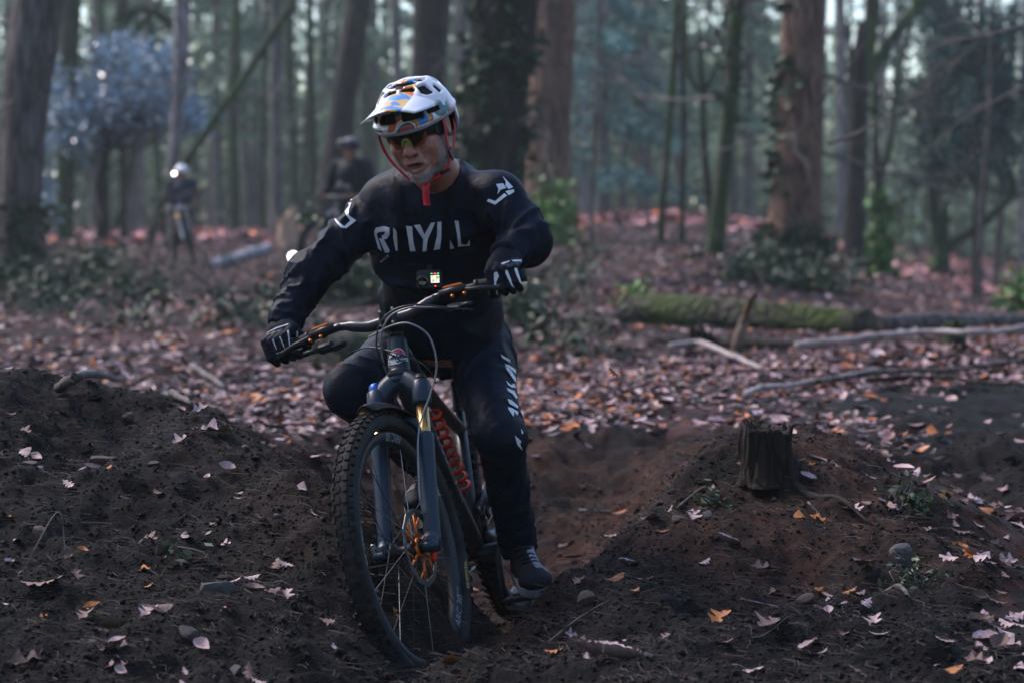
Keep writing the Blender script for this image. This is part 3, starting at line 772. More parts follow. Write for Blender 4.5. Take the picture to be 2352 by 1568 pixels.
mb = MB(); rn = np.random.default_rng(77)
for k, (u, v, n) in enumerate(((600, 640, 7), (520, 690, 6), (180, 720, 5), (330, 700, 5))):
    b = hit(u, v); mb = MB()
    for i in range(n): twigs(mb, b, np.array([rn.normal(0, .9), rn.normal(0, .4), rn.uniform(.4, 1.2)]), rn.uniform(.7, 1.5), .012, 2, rn, 0, .05)
    tag(mb.obj('bare_brush', B_TWIG), ['dark bare brush beside the pale fallen log', 'bare brush left of the rider\'s hand', 'thin bare stems in the litter near the left edge', 'thin bare stems below the standing white helmet rider'][k], 'bush')
print('forest done')
# ================================================================ logs, stumps, stones, sticks, leaves
B_LOG = bark('mossy_log', (.03, .025, .02), (.1, .082, .075), (.045, .064, .012), .4, .6, 6, (1, 1, 1))
B_STUMP = bark('rotten_stump', (.008, .006, .005), (.034, .022, .016), (.02, .03, .012), .56, .7, 22, (1, 1, .2), 1., .012)
W_SPLIT = mat('split_wood', (.34, .2, .12), (.5, .34, .24), sc=10, rough=.8, stretch=(1, 1, .1))
def log(name, label, a, b, w0, w1, m, seed, ridge=.07, lift=.45, sag=0., seg=14):
    A, B = hit(*a), hit(*b); r0, r1 = wide(w0, A[1]), wide(w1, B[1])
    A = A+np.array([0, 0, r0*lift]); B = B+np.array([0, 0, r1*lift]); mb = MB()
    n = 7; pts = [A+(B-A)*i/(n-1) for i in range(n)]; rn = np.random.default_rng(seed)
    for p in pts[1:-1]: p += rn.normal(0, .25, 3)*r0*np.array([.3, 1, .3])
    c, r = trunk_geo(mb, pts, [r0*.92, r0, (r0+r1)/2, r1], seg, seed, ridge, 0, 5)
    mb.F.append(tuple(reversed(range(seg)))); mb.MI.append(0); mb.S.append(False)
    return tag(mb.obj(name, m), label, 'log'), c, r
log('mossy_log', 'long mossy fallen log lying across the right middle', (1432, 738), (1995, 768), 96, 84, B_LOG, 1, .16, .4)
log('fallen_log', 'grey barkless log behind the small mossy stump at the right', (2010, 760), (2360, 752), 52, 44, B_GREY, 2)
log('fallen_log', 'dark rotten log lying under the broken stake', (1500, 790), (1900, 800), 26, 22, B_DARK, 3)
log('pale_log', 'pale bluish fallen log beside the dark bare brush', (486, 620), (612, 584), 21, 27, mat('pale_barkless_wood', (.17, .16, .18), (.42, .41, .45), sc=5, rough=.7), 4, .2, .9)
log('fallen_log', 'thin fallen log far off beside the left edge trunk', (92, 572), (236, 558), 20, 16, B_BROWN, 5)
log('mossy_log', 'mossy green log end showing behind the rider\'s right thigh', (745, 838), (900, 832), 96, 96, B_LOG, 6)
log('fallen_log', 'low dark log between mossy log and the main rider', (1240, 640), (1335, 655), 24, 30, B_GREY, 7)

def stump(name, label, base, wpx, hpx, m, seed, tilt=0., jag=.25, lean=(0, 0), root=True):
    b = hit(*base); d = b[1]; s = d/F_PX; r = wpx*s/2; h = hpx*s; mb = MB(); rn = np.random.default_rng(seed); seg = 40; V = []; F = []
    th = np.linspace(0, 2*np.pi, seg, endpoint=False); rows = 12
    rag = fbm(np.cos(th)*1.6+seed, np.sin(th)*1.6, 0, 2, seed)*jag+.12*jag*rn.normal(0, 1, seg)
    lobes = 1+.05*np.sin(th*3+seed)+.1*fbm(np.cos(th)*3, np.sin(th)*3, 0, 2, seed+1)
    for i in range(rows):
        f = i/(rows-1); hh = -.15*h+(h*1.15)*f; rr = r*lobes*(.95+(.3*math.exp(-max(f, 0)*5.)*(1+.8*np.cos(th-.3)+.6*np.cos(th*4+1)))+.11*fbm(np.cos(th)*5, np.sin(th)*5, f*1.5, 3, seed+3))
        z = hh+(rag*h*(f**3))+math.tan(tilt)*np.cos(th)*r*f
        V += [b+np.array([rr[k]*math.cos(th[k])+lean[0]*hh, rr[k]*math.sin(th[k])+lean[1]*hh, z[k]]) for k in range(seg)]
    for q in (.75, .45, .2):
        V += [b+np.array([r*q*lobes[k]*math.cos(th[k])+lean[0]*h, r*q*lobes[k]*math.sin(th[k])+lean[1]*h, h*(.98-.25*(1-q))+rag[k]*h*q*.5+rn.normal(0, .03)*h+math.tan(tilt)*math.cos(th[k])*r*q]) for k in range(seg)]
    n = rows+3
    F = [(i*seg+k, i*seg+(k+1) % seg, (i+1)*seg+(k+1) % seg, (i+1)*seg+k) for i in range(n-1) for k in range(seg)]+[tuple((n-1)*seg+k for k in range(seg))]
    mb.add(V, F)
    o = mb.obj(name, m); tag(o, label, 'stump'); return b, d, r
sb, sd_, sr = stump('tree_stump', 'dark rotten cut stump on top of the right soil bank', (1760, 1098), 124, 118, B_STUMP, 1, .1, .16)
mb = MB(); p = [(1812, 1080), (1826, 1112), (1870, 1148), (1930, 1180), (2000, 1215)]
W = [hit(*q) for q in p]; W = [w+np.array([0, 0, .001]) for w in W]; W[0] = sb+np.array([sr*.95, -.02, .06])
mb.tube(catmull(W, 6), np.linspace(.017, .004, 25)*(1+.18*np.sin(np.arange(25)*1.7)), 9); tag(mb.obj('exposed_root', mat('dark_root', (.006, .0045, .004), (.02, .014, .011), sc=30, rough=.85, bump=.5, bsc=90)), 'dark exposed root running from the stump down to the right', 'root')
stump('mossy_stump', 'small mossy stump in front of the grey barkless log', (2190, 800), 52, 56, bark('moss_stump', (.02, .018, .014), (.06, .05, .04), (.045, .08, .015), .42, .58, 12), 2, .1, .2)
stump('split_stump', 'snapped pale splintered stump left of the birch', (660, 568), 44, 72, W_SPLIT, 3, .5, .5)
stump('rotten_stump', 'crumbling dark root clump beside the broken stake', (1610, 800), 60, 40, B_STUMP, 4, 0, .5)
# broken stake and stray stems
def stick(label, pts, w0, w1, m=None, up=.0, name='stick', cat='stick', d=None, n=6, seg=7):
    W = []
    for q in pts:
        if len(q) == 3: W.append(P(q[0], q[1], q[2]))
        else: W.append(hit(*q)+np.array([0, 0, up]))
    dd = W[0][1]; mb = MB(); c = catmull(W, n)
    rn = np.random.default_rng(len(label)); c[1:-1] += rn.normal(0, .12, (len(c)-2, 3))*wide(w0, dd)
    mb.tube(c, np.linspace(wide(w0, dd), wide(w1, dd), len(c)), seg); o = tag(mb.obj(name, m or B_TWIG), label, cat); return o
ds = hit(1690, 815)[1]
W_BR = mat('weathered_branch', (.2, .16, .155), (.42, .35, .34), sc=9, rough=.8)
stick('upright broken brown stake standing before the mossy log', [(1688, 830, ds), (1696, 780, ds), (1712, 725, ds), (1732, 672, ds-.2)], 38, 12, mat('stake_wood', (.07, .045, .03), (.17, .11, .075), sc=8, rough=.8, stretch=(1, 1, .2)), name='broken_stake', cat='stake')
stick('long pale fallen branch curving across the right side', [(1830, 838), (1960, 822), (2120, 806), (2280, 806), (2352, 790), (2420, 770)], 18, 15, W_BR, up=.12, name='fallen_branch', cat='branch')
stick('dark fallen branch below the long pale one', [(1870, 906), (2050, 888), (2180, 876), (2352, 858), (2420, 850)], 15, 11, B_GREY, up=.07, name='fallen_branch', cat='branch')
stick('black fallen branch lowest of the right side branches', [(1990, 892), (2150, 884), (2280, 896), (2420, 908)], 11, 8, B_DARK, up=.05, name='fallen_branch', cat='branch')
stick('pale bent branch pointing at the stump from behind', [(1712, 938), (1745, 920), (1800, 910), (1900, 892), (2010, 876)], 17, 9, W_BR, up=.06, name='fallen_branch', cat='branch')
stick('pinkish branch lying left of the broken stake', [(1540, 812), (1610, 806), (1680, 836), (1750, 868)], 16, 11, W_BR, up=.05, name='fallen_branch', cat='branch')
stick('short pale stick in the leaf litter left of the rider', [(440, 852), (475, 875), (520, 908)], 15, 10, B_PALE, up=.03)
stick('thin arched twig on the brown bank', [(1555, 1150), (1580, 1120), (1620, 1105), (1650, 1125)], 6, 5, up=.02)
stick('thin twig lying on the brown slope right of the rider', [(1330, 1180), (1400, 1182)], 5, 4, B_PALE, up=.005)
stick('pale curved root fibre below the stump', [(1855, 1175), (1880, 1190), (1890, 1210)], 5, 3, B_PALE, up=.01)
stick('thin stick leaning on the stump', [(1790, 1120), (1830, 1085), (1880, 1050)][::-1] and [(1795, 1115), (1820, 1090), (1850, 1062)], 6, 4, up=.015)
stick('weathered bark strip on the left bank crest', [(135, 912), (200, 890), (285, 878)], 26, 18, B_TWIG, up=.02, name='bark_strip', cat='bark')
stick('dark wooden splinter beside the bark strip', [(395, 905), (440, 955)], 20, 10, B_TWIG, up=.02)
stick('pale flat chip of wood on the left bank edge', [(560, 1042), (605, 1022)], 10, 12, B_PALE, up=.015)
stick('bent dry grass stalk at the left edge', [(60, 1300, 5.9), (115, 1195, 5.9), (140, 1180, 5.9), (150, 1270, 5.88)], 3, 2, B_PALE, name='grass_stalk', cat='stalk')
stick('thin pale root on the left bank', [(560, 1290), (610, 1300), (660, 1320)], 4, 2, B_PALE, up=.01)
stick('thin straight twig on the right foreground soil', [(1700, 1348), (1790, 1356)], 4, 4, B_PALE, up=.008)
stick('long thin twig left of the straight foreground twig', [(1260, 1428), (1330, 1410), (1400, 1412)], 6, 3, B_GREY, up=.008)
stick('pale twig behind the rear wheel', [(1090, 1378), (1150, 1402)], 5, 5, B_PALE, up=.01)
stick('curled fibre at the right foreground', [(1660, 1490), (1740, 1495), (1820, 1470)], 4, 2, B_GREY, up=.006)
stick('weathered wood strip sloping down the right bank', [(2000, 1345), (2060, 1385), (2090, 1420)], 20, 8, B_TWIG, up=.004, name='bark_strip', cat='bark')

# stones
S_MAT = [mat('dull_stone', (.03, .024, .022), (.085, .068, .062), sc=30, rough=.8, bump=.5, bsc=90), mat('brown_stone', (.04, .026, .02), (.1, .066, .05), sc=30, rough=.85, bump=.5, bsc=90), mat('grey_stone', (.03, .028, .03), (.075, .068, .068), sc=25, rough=.75, bump=.5, bsc=90)]
def rock_mesh(seed, m):
    rn = np.random.default_rng(seed); bm = bmesh.new(); bmesh.ops.create_icosphere(bm, subdivisions=2, radius=1)
    sc = np.array([1, rn.uniform(.6, 1), rn.uniform(.4, .8)])
    pl = [(Vector(rn.normal(0, 1, 3)).normalized(), rn.uniform(.32, .7)) for k in range(8)]
    for v in bm.verts:
        for nrm, dd in pl:
            e = v.co.dot(nrm)-dd
            if e > 0: v.co -= nrm*e
        v.co = Vector(np.array(v.co)*sc)
    me = bpy.data.meshes.new('stone'); bm.to_mesh(me); bm.free(); me.materials.append(m); return me
rocks = [rock_mesh(k, S_MAT[k % 3]) for k in range(9)]
def stone(u, v, wpx, label, k=None, sink=.3, rot=None, group=None):
    b = hit(u, v); s = wpx*b[1]/F_PX/2; k = random.randrange(9) if k is None else k
    o = link('stone', rocks[k]); o.location = (b[0], b[1], b[2]+s*(.55-sink)); o.scale = (s, s, s); o.rotation_euler = rot or (random.uniform(-.5, .5), random.uniform(-.5, .5), random.uniform(0, 6.28))
    tag(o, label, 'stone', group)
stone(505, 1355, 100, 'largest flat slab stone on the left bank', 2, .1, (1.0, .25, .4)); stone(300, 945, 54, 'upright triangular clod of stone on the left bank crest', 1, 0)
stone(430, 1455, 60, 'tilted slab below the largest left stone', 0, .1, (.9, .2, .3)); stone(545, 1510, 44, 'rough stone near the bottom left of the front wheel', 5)
stone(240, 1045, 70, 'brown half buried stone on the upper left bank', 4); stone(1850, 1372, 46, 'smooth brown stone in the middle of the right foreground', 4, .1)
stone(2066, 1290, 110, 'mossy upright rock at the right edge of the bank', 8, .2, (.2, .9, .5)); stone(70, 1095, 60, 'stone at the left picture edge on the bank', 3)
stone(90, 1235, 60, 'rounded pink brown stone at the left edge', 7); stone(350, 1080, 36, 'small angular stone under the bark strip', 6)
stone(500, 1560, 30, 'reddish stone at the bottom edge left of the wheel', 1); stone(1345, 1385, 70, 'flat brown stone by the rider\'s left shoe', 7, .25)
stone(640, 1180, 26, 'small round pebble midway up the left bank', 5); stone(1700, 1545, 60, 'dark flat stone at the bottom right', 0)
stone(1625, 1220, 46, 'dark blue grey stone sunk in the right bank', 2, .35); stone(1565, 1225, 66, 'low flat stone on the right bank ridge', 4, .4)
bush('grass_tuft', 'bright moss tuft at the foot of the upright right rock', 2095, 1330, 60, 30, F_BRAM, 51, 10, 12, .012)
bush('grass_tuft', 'wispy green tuft on the brown bank left of the stump', 1640, 1125, 50, 16, F_BRAM, 52, 10, 10, .014)
bush('grass_tuft', 'small grass tuft among litter right of the stump', 2080, 1150, 60, 22, F_BRAM, 53, 12, 12, .016)
bush('seedling', 'wilted green seedling on the left bank', 415, 1270, 30, 40, F_BRAM, 54, 6, 5, .015)
k = 0
while k < 70:
    u, v = random.uniform(0, 2352), random.uniform(1000, 1566)
    b = hit(u, v)
    if soilness(b[0], b[1]) < .4 or (650 < u < 1240): continue
    stone(u, v, random.choice([10, 13, 16, 20, 26]), 'small stone half buried in the dark dug soil', None, .3, None, 'small stones in the dug soil'); k += 1

# crumbs of soil and pebbles as one mass
rn = np.random.default_rng(31); N = 52000
y = 5.05+(rn.uniform(0, 1, N)**1.3)*4.8; x = (rn.uniform(-60, 2410, N)-CX)/F_PX*y
keep = soilness(x, y) > rn.uniform(.15, .9, N); x, y = x[keep], y[keep]; N = len(x)
z = terrain(x, y)
bm = bmesh.new(); bmesh.ops.create_icosphere(bm, subdivisions=1, radius=1); bv = np.array([v.co[:] for v in bm.verts]); bf = np.array([[v.index for v in f.verts] for f in bm.faces]); bm.free()
s = .0018+.0045*rn.uniform(0, 1, N)**3+.008*rn.uniform(0, 1, N)**40
jit = 1+.3*rn.normal(0, 1, (N, len(bv), 1))
V = bv[None]*jit*s[:, None, None]*np.array([1, 1, .8])+np.stack([x, y, z+s*.2], -1)[:, None]
F = (bf[None]+(np.arange(N)*len(bv))[:, None, None]).reshape(-1, 3)
M_CRUMB = mat('soil_crumb', (.0055, .0042, .0042), (.026, .017, .0145), sc=14, rough=.9, spec=.2)
tag(link('soil_crumbs', mesh_np('soil_crumbs', V.reshape(-1, 3), F, M_CRUMB, smooth=False)), 'crumbs of dark dug soil', 'soil', kind='stuff')
# fine roots and dry grass fibres in the dug soil
N = 6500; y = rn.uniform(5.1, 8.6, N); x = (rn.uniform(-30, 2390, N)-CX)/F_PX*y
keep = soilness(x, y) > .5; x, y = x[keep], y[keep]; N = len(x); z = terrain(x, y)
a = rn.uniform(0, 6.28, N); L = rn.uniform(.02, .11, N); bend = rn.normal(0, .9, N); lift = rn.uniform(0, .5, N)**2
pts = []
for i, f in enumerate((0, .35, .7, 1.)):
    aa = a+bend*f; pts.append(np.stack([x+np.cos(aa)*L*f, y+np.sin(aa)*L*f, z+.004+L*lift*math.sin(f*2.2)], -1))
w = .0007; V = []
for p in pts: V += [p-np.array([w, 0, 0]), p+np.array([w*.5, 0, w]), p+np.array([w*.5, w, -w*.5])]
V = np.stack(V, 1); F = []
for i in range(3):
    for k in range(3): F.append([i*3+k, i*3+(k+1) % 3, i*3+3+(k+1) % 3, i*3+3+k])
F = (np.array(F)[None]+(np.arange(N)*12)[:, None, None]).reshape(-1, 4)
tag(link('root_fibres', mesh_np('root_fibres', V.reshape(-1, 3), F, mat('dry_fibre', (.035, .026, .021), (.12, .09, .072), sc=3, rough=.8))), 'fine roots and dry fibres in the dug soil', 'roots', kind='stuff')

# fallen leaves
def leaf_shape(kind, seed):
    rn = np.random.default_rng(seed)
    n_ = 25; q_ = np.linspace(0, 1, n_)
    if kind == 'oak': w = .3*np.sin(np.pi*q_**.85)**.75*(.68+.32*np.cos(q_*2*np.pi*4.2+rn.uniform(0, 2)))*(.6+.6*q_)
    elif kind == 'beech': w = .31*np.sin(np.pi*q_**.9)**.85
    else: w = .4*np.sin(np.pi*q_**.7)**.7*(.62+.38*np.cos(q_*2*np.pi*2.6+1))
    w = np.maximum(w, .012)
    n = len(w); xs = np.linspace(-.5, .5, n); V, F = [], []; cu = rn.uniform(.15, .7); tw = rn.normal(0, .5); fold = rn.uniform(-.5, 1.1)
    for i in range(n):
        for s in (-1, 0, 1):
            y = s*w[i]*rn.uniform(.9, 1.1); z = cu*(xs[i]**2)*1.2+fold*abs(y)*.8+tw*xs[i]*y+rn.normal(0, .008)
            V.append((xs[i], y, z))
    for i in range(n-1):
        F += [(i*3, i*3+3, i*3+4, i*3+1), (i*3+1, i*3+4, i*3+5, i*3+2)]
    return np.array(V), np.array(F)
def leafmat(name, c1, c2): return mat(name, c1, c2, sc=2.2, rough=.55, bump=.25, bsc=9, bd=.05, spec=.45, lo=.3, hi=.7)
L_MAT = {'pale': leafmat('pale_dead_leaf', (.27, .16, .16), (.54, .39, .395)), 'tan': leafmat('tan_dead_leaf', (.12, .06, .05), (.25, .14, .125)),
         'orange': leafmat('orange_dead_leaf', (.28, .085, .015), (.48, .17, .03)), 'brown': leafmat('brown_dead_leaf', (.06, .03, .022), (.15, .08, .055))}
shapes = [leaf_shape(k, i) for i, k in enumerate(('oak', 'beech', 'oak', 'maple', 'beech'))]
leaf_me = {c: [mesh_np('fallen_leaf', V*np.array([1, 1, 1]), F, m) for V, F in shapes] for c, m in L_MAT.items()}
used = []
def leaf(u, v, wpx, c, k=None, label=None, rot=None, group=None, up=.008, at=None):
    b = hit(u, v) if at is None else at; s = wpx*b[1]/F_PX; k = random.randrange(5) if k is None else k
    o = link('fallen_leaf', leaf_me[c][k]); o.location = (b[0], b[1], b[2]+up); o.scale = (s, s, s)
    e = .06; nx = (macro(b[0]+e, b[1])-macro(b[0]-e, b[1]))/(2*e); ny = (macro(b[0], b[1]+e)-macro(b[0], b[1]-e))/(2*e)
    n = Vector((-float(nx), -float(ny), 1)).normalized(); q = n.to_track_quat('Z', 'Y').to_matrix() @ Matrix.Rotation(random.uniform(0, 6.28), 3, 'Z') @ Matrix.Rotation(random.gauss(0, .32), 3, 'X') @ Matrix.Rotation(random.gauss(0, .25), 3, 'Y')
    o.rotation_euler = rot or q.to_euler()
    used.append((u, v)); tag(o, label or {'pale': 'pale pinkish dead leaf lying on the dark soil', 'tan': 'tan dead leaf lying on the dark soil', 'orange': 'orange dead leaf lying on the dark soil', 'brown': 'dull brown dead leaf lying on the dark soil'}[c], 'leaf', group or {'pale': 'pale leaves on the soil', 'tan': 'tan leaves on the soil', 'orange': 'orange leaves on the soil', 'brown': 'brown leaves on the soil'}[c])
A = 'leaves lying apart'
o = None
leaf(0, 0, 34, 'orange', 0, 'single orange leaf falling through the air right of the rider', (1.2, .7, .5), A, 0, P(1408, 853, 6.9))
for u, v, w, c, lab in ((1265, 1335, 40, 'orange', 'ragged orange leaf by the rider\'s left shoe'), (1410, 1320, 56, 'orange', 'curled orange leaf on the bank right of the shoe'), (1436, 1175, 24, 'orange', 'round orange leaf alone on the brown slope'), (1534, 1162, 36, 'pale', 'upright pale leaf on the brown slope'),
                        (1650, 1470, 70, 'orange', 'big curled orange brown leaf in the right foreground'), (1775, 1480, 95, 'tan', 'large lobed tan oak leaf lying flat in the right foreground'), (1395, 1545, 170, 'pale', 'broad pale oak leaf on the bottom edge'), (1700, 1555, 110, 'pale', 'pale leaf at the bottom edge right of the broad one'),
                        (1960, 1410, 120, 'pale', 'long pale torn leaf low on the right'), (1680, 1440, 90, 'pale', 'thin pale leaf lying edge on beside the big orange brown leaf'), (1340, 1470, 50, 'tan', 'rolled tan leaf standing in the soil'), (1445, 1262, 60, 'pale', 'pale and orange leaf on the bank edge above the shoe'),
                        (1590, 1215, 56, 'pale', 'pale sliver of leaf high on the right bank'), (1670, 1265, 60, 'pale', 'white flecked leaf below the pale sliver'), (1780, 1325, 66, 'brown', 'folded dark brown leaf left of the smooth brown stone'),
                        (460, 962, 44, 'pale', 'pale leaf on the left bank crest'), (440, 1010, 36, 'pale', 'pale leaf next to an orange scrap on the left bank'), (500, 1022, 80, 'pale', 'long pale leaf lying along the left bank edge'), (80, 1035, 50, 'pale', 'pale leaf left on the bank below the crest'), (20, 1065, 60, 'pale', 'pale leaf touching the left picture edge'),
                        (718, 988, 24, 'orange', 'orange leaf on the shaded bank behind the front wheel'), (718, 1057, 40, 'pale', 'pale leaf on the shaded bank edge by the wheel'), (722, 1182, 34, 'pale', 'pale leaf next to the tyre on the left bank'), (100, 1335, 110, 'tan', 'large crumpled tan leaf at the left'), (195, 1395, 56, 'tan', 'folded orange edged leaf on the left bank'),
                        (190, 1280, 30, 'orange', 'small orange leaf on the left bank'), (262, 1440, 70, 'brown', 'cupped brown leaf on the lower left bank'), (245, 1520, 80, 'tan', 'curled leaf with orange inside at the bottom left'), (60, 1545, 90, 'brown', 'large brown leaf in the bottom left corner'), (340, 1420, 60, 'pale', 'greyish lobed leaf on the lower left bank'), (345, 1235, 50, 'brown', 'jagged grey brown leaf in the middle of the left bank'),
                        (770, 1505, 26, 'pale', 'tiny pale leaf in the rut left of the wheel'), (490, 1180, 24, 'tan', 'tan leaf near the rim of the left bank'), (905, 1395, 30, 'orange', 'orange leaf seen through the front wheel'), (1650, 975, 46, 'pale', 'pale upright leaf left of the stump')):
    leaf(u, v, w, c, None, lab, None, A)
k = 0
while k < 165:
    u, v = random.uniform(-10, 2362), random.uniform(960, 1567); b = hit(u, v)
    if b[1] > 8.9 or (660 < u < 1240 and random.random() < .85): continue
    s = float(soilness(b[0], b[1]))
    if random.random() < s*.9: continue
    c = random.choices(['pale', 'tan', 'orange', 'brown'], [.45, .27, .12, .16])[0]
    leaf(u, v, random.uniform(.028, .072)*F_PX/b[1], c); k += 1
for k in range(46):
    u, v = random.uniform(1960, 2352), random.uniform(1130, 1566)
    if u < 2352-(v-1130)*.55+60 and random.random() < .5: u = random.uniform(2150, 2352)
    leaf(u, v, random.uniform(.04, .085)*F_PX/hit(u, v)[1], random.choices(['pale', 'tan', 'orange', 'brown'], [.45, .35, .08, .12])[0])
# all the rest of the litter as one mass
def litter(name, N, d0, d1, power, size, seed, label):
    rn = np.random.default_rng(seed); d = d0+(d1-d0)*rn.uniform(0, 1, N)**power; x = (rn.uniform(-700, 3050, N)-CX)/F_PX*d
    s = soilness(x, d); patch = .12+.8*fbm(x*.6, d*.35, oct=3, seed=91)
    keep = rn.uniform(0, 1, N) < (1-s*.93)*np.clip(patch+.12*(d > 14)+.5*(d > 40), .2, 1); x, d = x[keep], d[keep]; N = len(x); z = terrain(x, d)
    V0, F0 = [], []; tv = {}
    V = []; F = []; Cc = []; off = 0
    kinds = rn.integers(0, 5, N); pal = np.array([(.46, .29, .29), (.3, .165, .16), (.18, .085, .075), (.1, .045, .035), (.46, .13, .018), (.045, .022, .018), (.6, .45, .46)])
    ci = rn.choice(7, N, p=[.14, .17, .21, .17, .11, .17, .03])
    for k in range(5):
        sv, sf = shapes[k]; sub = [r*3+e for r in (0, 6, 12, 18, 24) for e in (0, 1, 2)]; sv = sv[sub]
        sf = np.array([f for i in range(4) for f in ((i*3, i*3+3, i*3+4, i*3+1), (i*3+1, i*3+4, i*3+5, i*3+2))])
        idx = np.nonzero(kinds == k)[0]; n = len(idx)
        if not n: continue
        a = rn.uniform(0, 6.28, n); t1 = rn.normal(0, .22, n); t2 = rn.normal(0, .22, n); sc = size*rn.uniform(.5, 1.25, n)
        p = sv[None]*sc[:, None, None]*np.array([1, 1, .6])
        X, Y, Z = p[..., 0], p[..., 1], p[..., 2]
        Y, Z = Y*np.cos(t1)[:, None]-Z*np.sin(t1)[:, None], Y*np.sin(t1)[:, None]+Z*np.cos(t1)[:, None]
        X, Z = X*np.cos(t2)[:, None]-Z*np.sin(t2)[:, None], X*np.sin(t2)[:, None]+Z*np.cos(t2)[:, None]
        X, Y = X*np.cos(a)[:, None]-Y*np.sin(a)[:, None], X*np.sin(a)[:, None]+Y*np.cos(a)[:, None]
        W = np.stack([X+x[idx][:, None], Y+d[idx][:, None], Z+z[idx][:, None]+.012], -1)
        V.append(W.reshape(-1, 3)); F.append((sf[None]+(np.arange(n)*len(sv))[:, None, None]).reshape(-1, 4)+off); off += n*len(sv)
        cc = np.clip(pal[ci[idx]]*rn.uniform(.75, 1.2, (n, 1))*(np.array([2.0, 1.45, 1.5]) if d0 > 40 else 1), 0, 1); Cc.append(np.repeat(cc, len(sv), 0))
    me = mesh_np(name, np.concatenate(V), np.concatenate(F), M_LIT); attr_col(me, 'leaf_col', np.concatenate(Cc))
    tag(link(name, me), label, 'leaf litter', kind='stuff'); return N
M_LIT = bpy.data.materials.new('leaf_litter'); g = NG(M_LIT); g.l(g.attr('leaf_col').outputs['Color'], g.b.inputs['Base Color']); g.b.inputs['Roughness'].default_value = .5; g.b.inputs['Specular IOR Level'].default_value = .5
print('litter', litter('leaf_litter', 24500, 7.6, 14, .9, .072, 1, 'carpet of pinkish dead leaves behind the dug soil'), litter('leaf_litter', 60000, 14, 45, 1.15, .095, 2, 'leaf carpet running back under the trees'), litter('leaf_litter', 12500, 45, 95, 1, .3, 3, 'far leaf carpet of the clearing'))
# clods thrown up by the wheels
for k, (u, v, s) in enumerate(((1237, 720, 11), (1275, 898, 12), (1010, 1085, 6), (1250, 1130, 7))):
    o = link('soil_clod', rocks[0]); q = s*6.8/F_PX/2; o.location = P(u, v, 6.8); o.scale = (q, q, q); o.rotation_euler = (k, k*2, k*3)
    tag(o, ['crumb of soil flying right of the rider\'s waist', 'crumb of soil flying beside the white trouser lettering', 'tiny soil crumb flying beside the fork', 'soil crumb flying right of the rider\'s shin'][k], 'soil crumb')
print('floor done')
# ================================================================ mountain bike (local: X forward, Y rider's left, Z up, origin under the rear hub)
M_FRAME = mat('black_frame_paint', (.011, .013, .018), (.018, .021, .028), sc=14, rough=.36, coat=.1, rvar=.06, spec=.35)
M_FORK = mat('dark_blue_fork_paint', (.006, .018, .038), (.028, .024, .024), sc=24, rough=.42, coat=.1, rvar=.08, spec=.35, lo=.52, hi=.78)
M_BLACK = mat('satin_black_alloy', (.007, .007, .009), (.013, .013, .016), sc=30, rough=.45, spec=.25)
M_RUBBER = mat('muddy_tyre_rubber', (.006, .006, .0065), (.034, .024, .018), sc=26, rough=.85, spec=.2, bump=.5, bsc=160, bd=.002, lo=.45, hi=.75)
M_WALL = mat('tyre_sidewall', (.01, .0105, .013), (.03, .027, .026), sc=16, rough=.75, spec=.25, bump=.3, bsc=120, bd=.001)
M_RIM = mat('carbon_rim', (.012, .016, .022), (.02, .024, .03), sc=18, rough=.5, spec=.35)
M_GOLD = mat('gold_stanchion', (.52, .33, .13), rough=.22, metal=.9)
M_RED = mat('red_spring', (.5, .02, .008), (.58, .035, .012), sc=20, rough=.5, spec=.25)
M_ORANGE = mat('orange_anodised', (.5, .12, .015), rough=.35, metal=.6)
M_STEEL = mat('brushed_steel', (.2, .2, .21), (.3, .3, .31), sc=60, rough=.35, metal=1)
M_DISC = mat('worn_disc_steel', (.07, .07, .075), (.13, .13, .14), sc=60, rough=.45, metal=.9)
M_HOSE = mat('grey_hose', (.2, .19, .2), (.27, .26, .27), sc=40, rough=.4)
M_CABLE = mat('black_cable', (.012, .012, .014), rough=.4)
M_BLUE = mat('blue_anodised', (.02, .09, .35), rough=.3, metal=.5)
M_WHITE = mat('white_print', (.55, .55, .58), rough=.5)
M_GREYPR = mat('grey_print', (.23, .24, .26), rough=.5)
M_YELPR = mat('yellow_print', (.45, .3, .06), rough=.5)
M_BADGE = mat('navy_badge', (.012, .016, .04), rough=.35)
M_BADRED = mat('badge_red', (.42, .02, .04), rough=.4)
M_GRIP = mat('rubber_grip', (.012, .012, .013), (.02, .02, .022), sc=80, rough=.8, bump=.6, bsc=300, bd=.001)

WR, WB_, HA_ = .372, 1.23, RAD(65)
sA = np.array([-math.cos(HA_), 0, math.sin(HA_)]); nA = np.array([math.sin(HA_), 0, math.cos(HA_)]); yA = np.array([0, 1., 0])
hubF = np.array([WB_, 0, WR]); A0 = hubF-.044*nA; CR = A0+.50*sA; HT = .12
hubR = np.array([0, 0, WR]); BB = np.array([.43, 0, .262])
clampP = CR+(HT+.042)*sA+.04*nA
bR0 = rotm((0, 0, 1), -RAD(7.66)) @ np.array([[0, 1, 0], [-1, 0, 0], [0, 0, 1.]]) @ rotm((1, 0, 0), RAD(10.6)) @ rotm((0, 1, 0), RAD(-.56))
bR = rotm((0, 0, 1), -RAD(10.2)) @ np.array([[0, 1, 0], [-1, 0, 0], [0, 0, 1.]]) @ rotm((1, 0, 0), RAD(10.6)) @ rotm((0, 1, 0), RAD(-.56))
bT = np.array([-.0235, 7.436, -.337])+(bR0-bR)@CR
MBIKE = m4(bR, bT)
STEER = rotm(sA, RAD(-9.3))
def st_(p): return (np.asarray(p, float)-CR)@STEER.T+CR
def b2w(p): return bR@np.asarray(p, float)+bT
def w2b(p): return bR.T@(np.asarray(p, float)-bT)
def steered(mb):
    mb.V = [tuple(st_(v)) for v in mb.V]; return mb
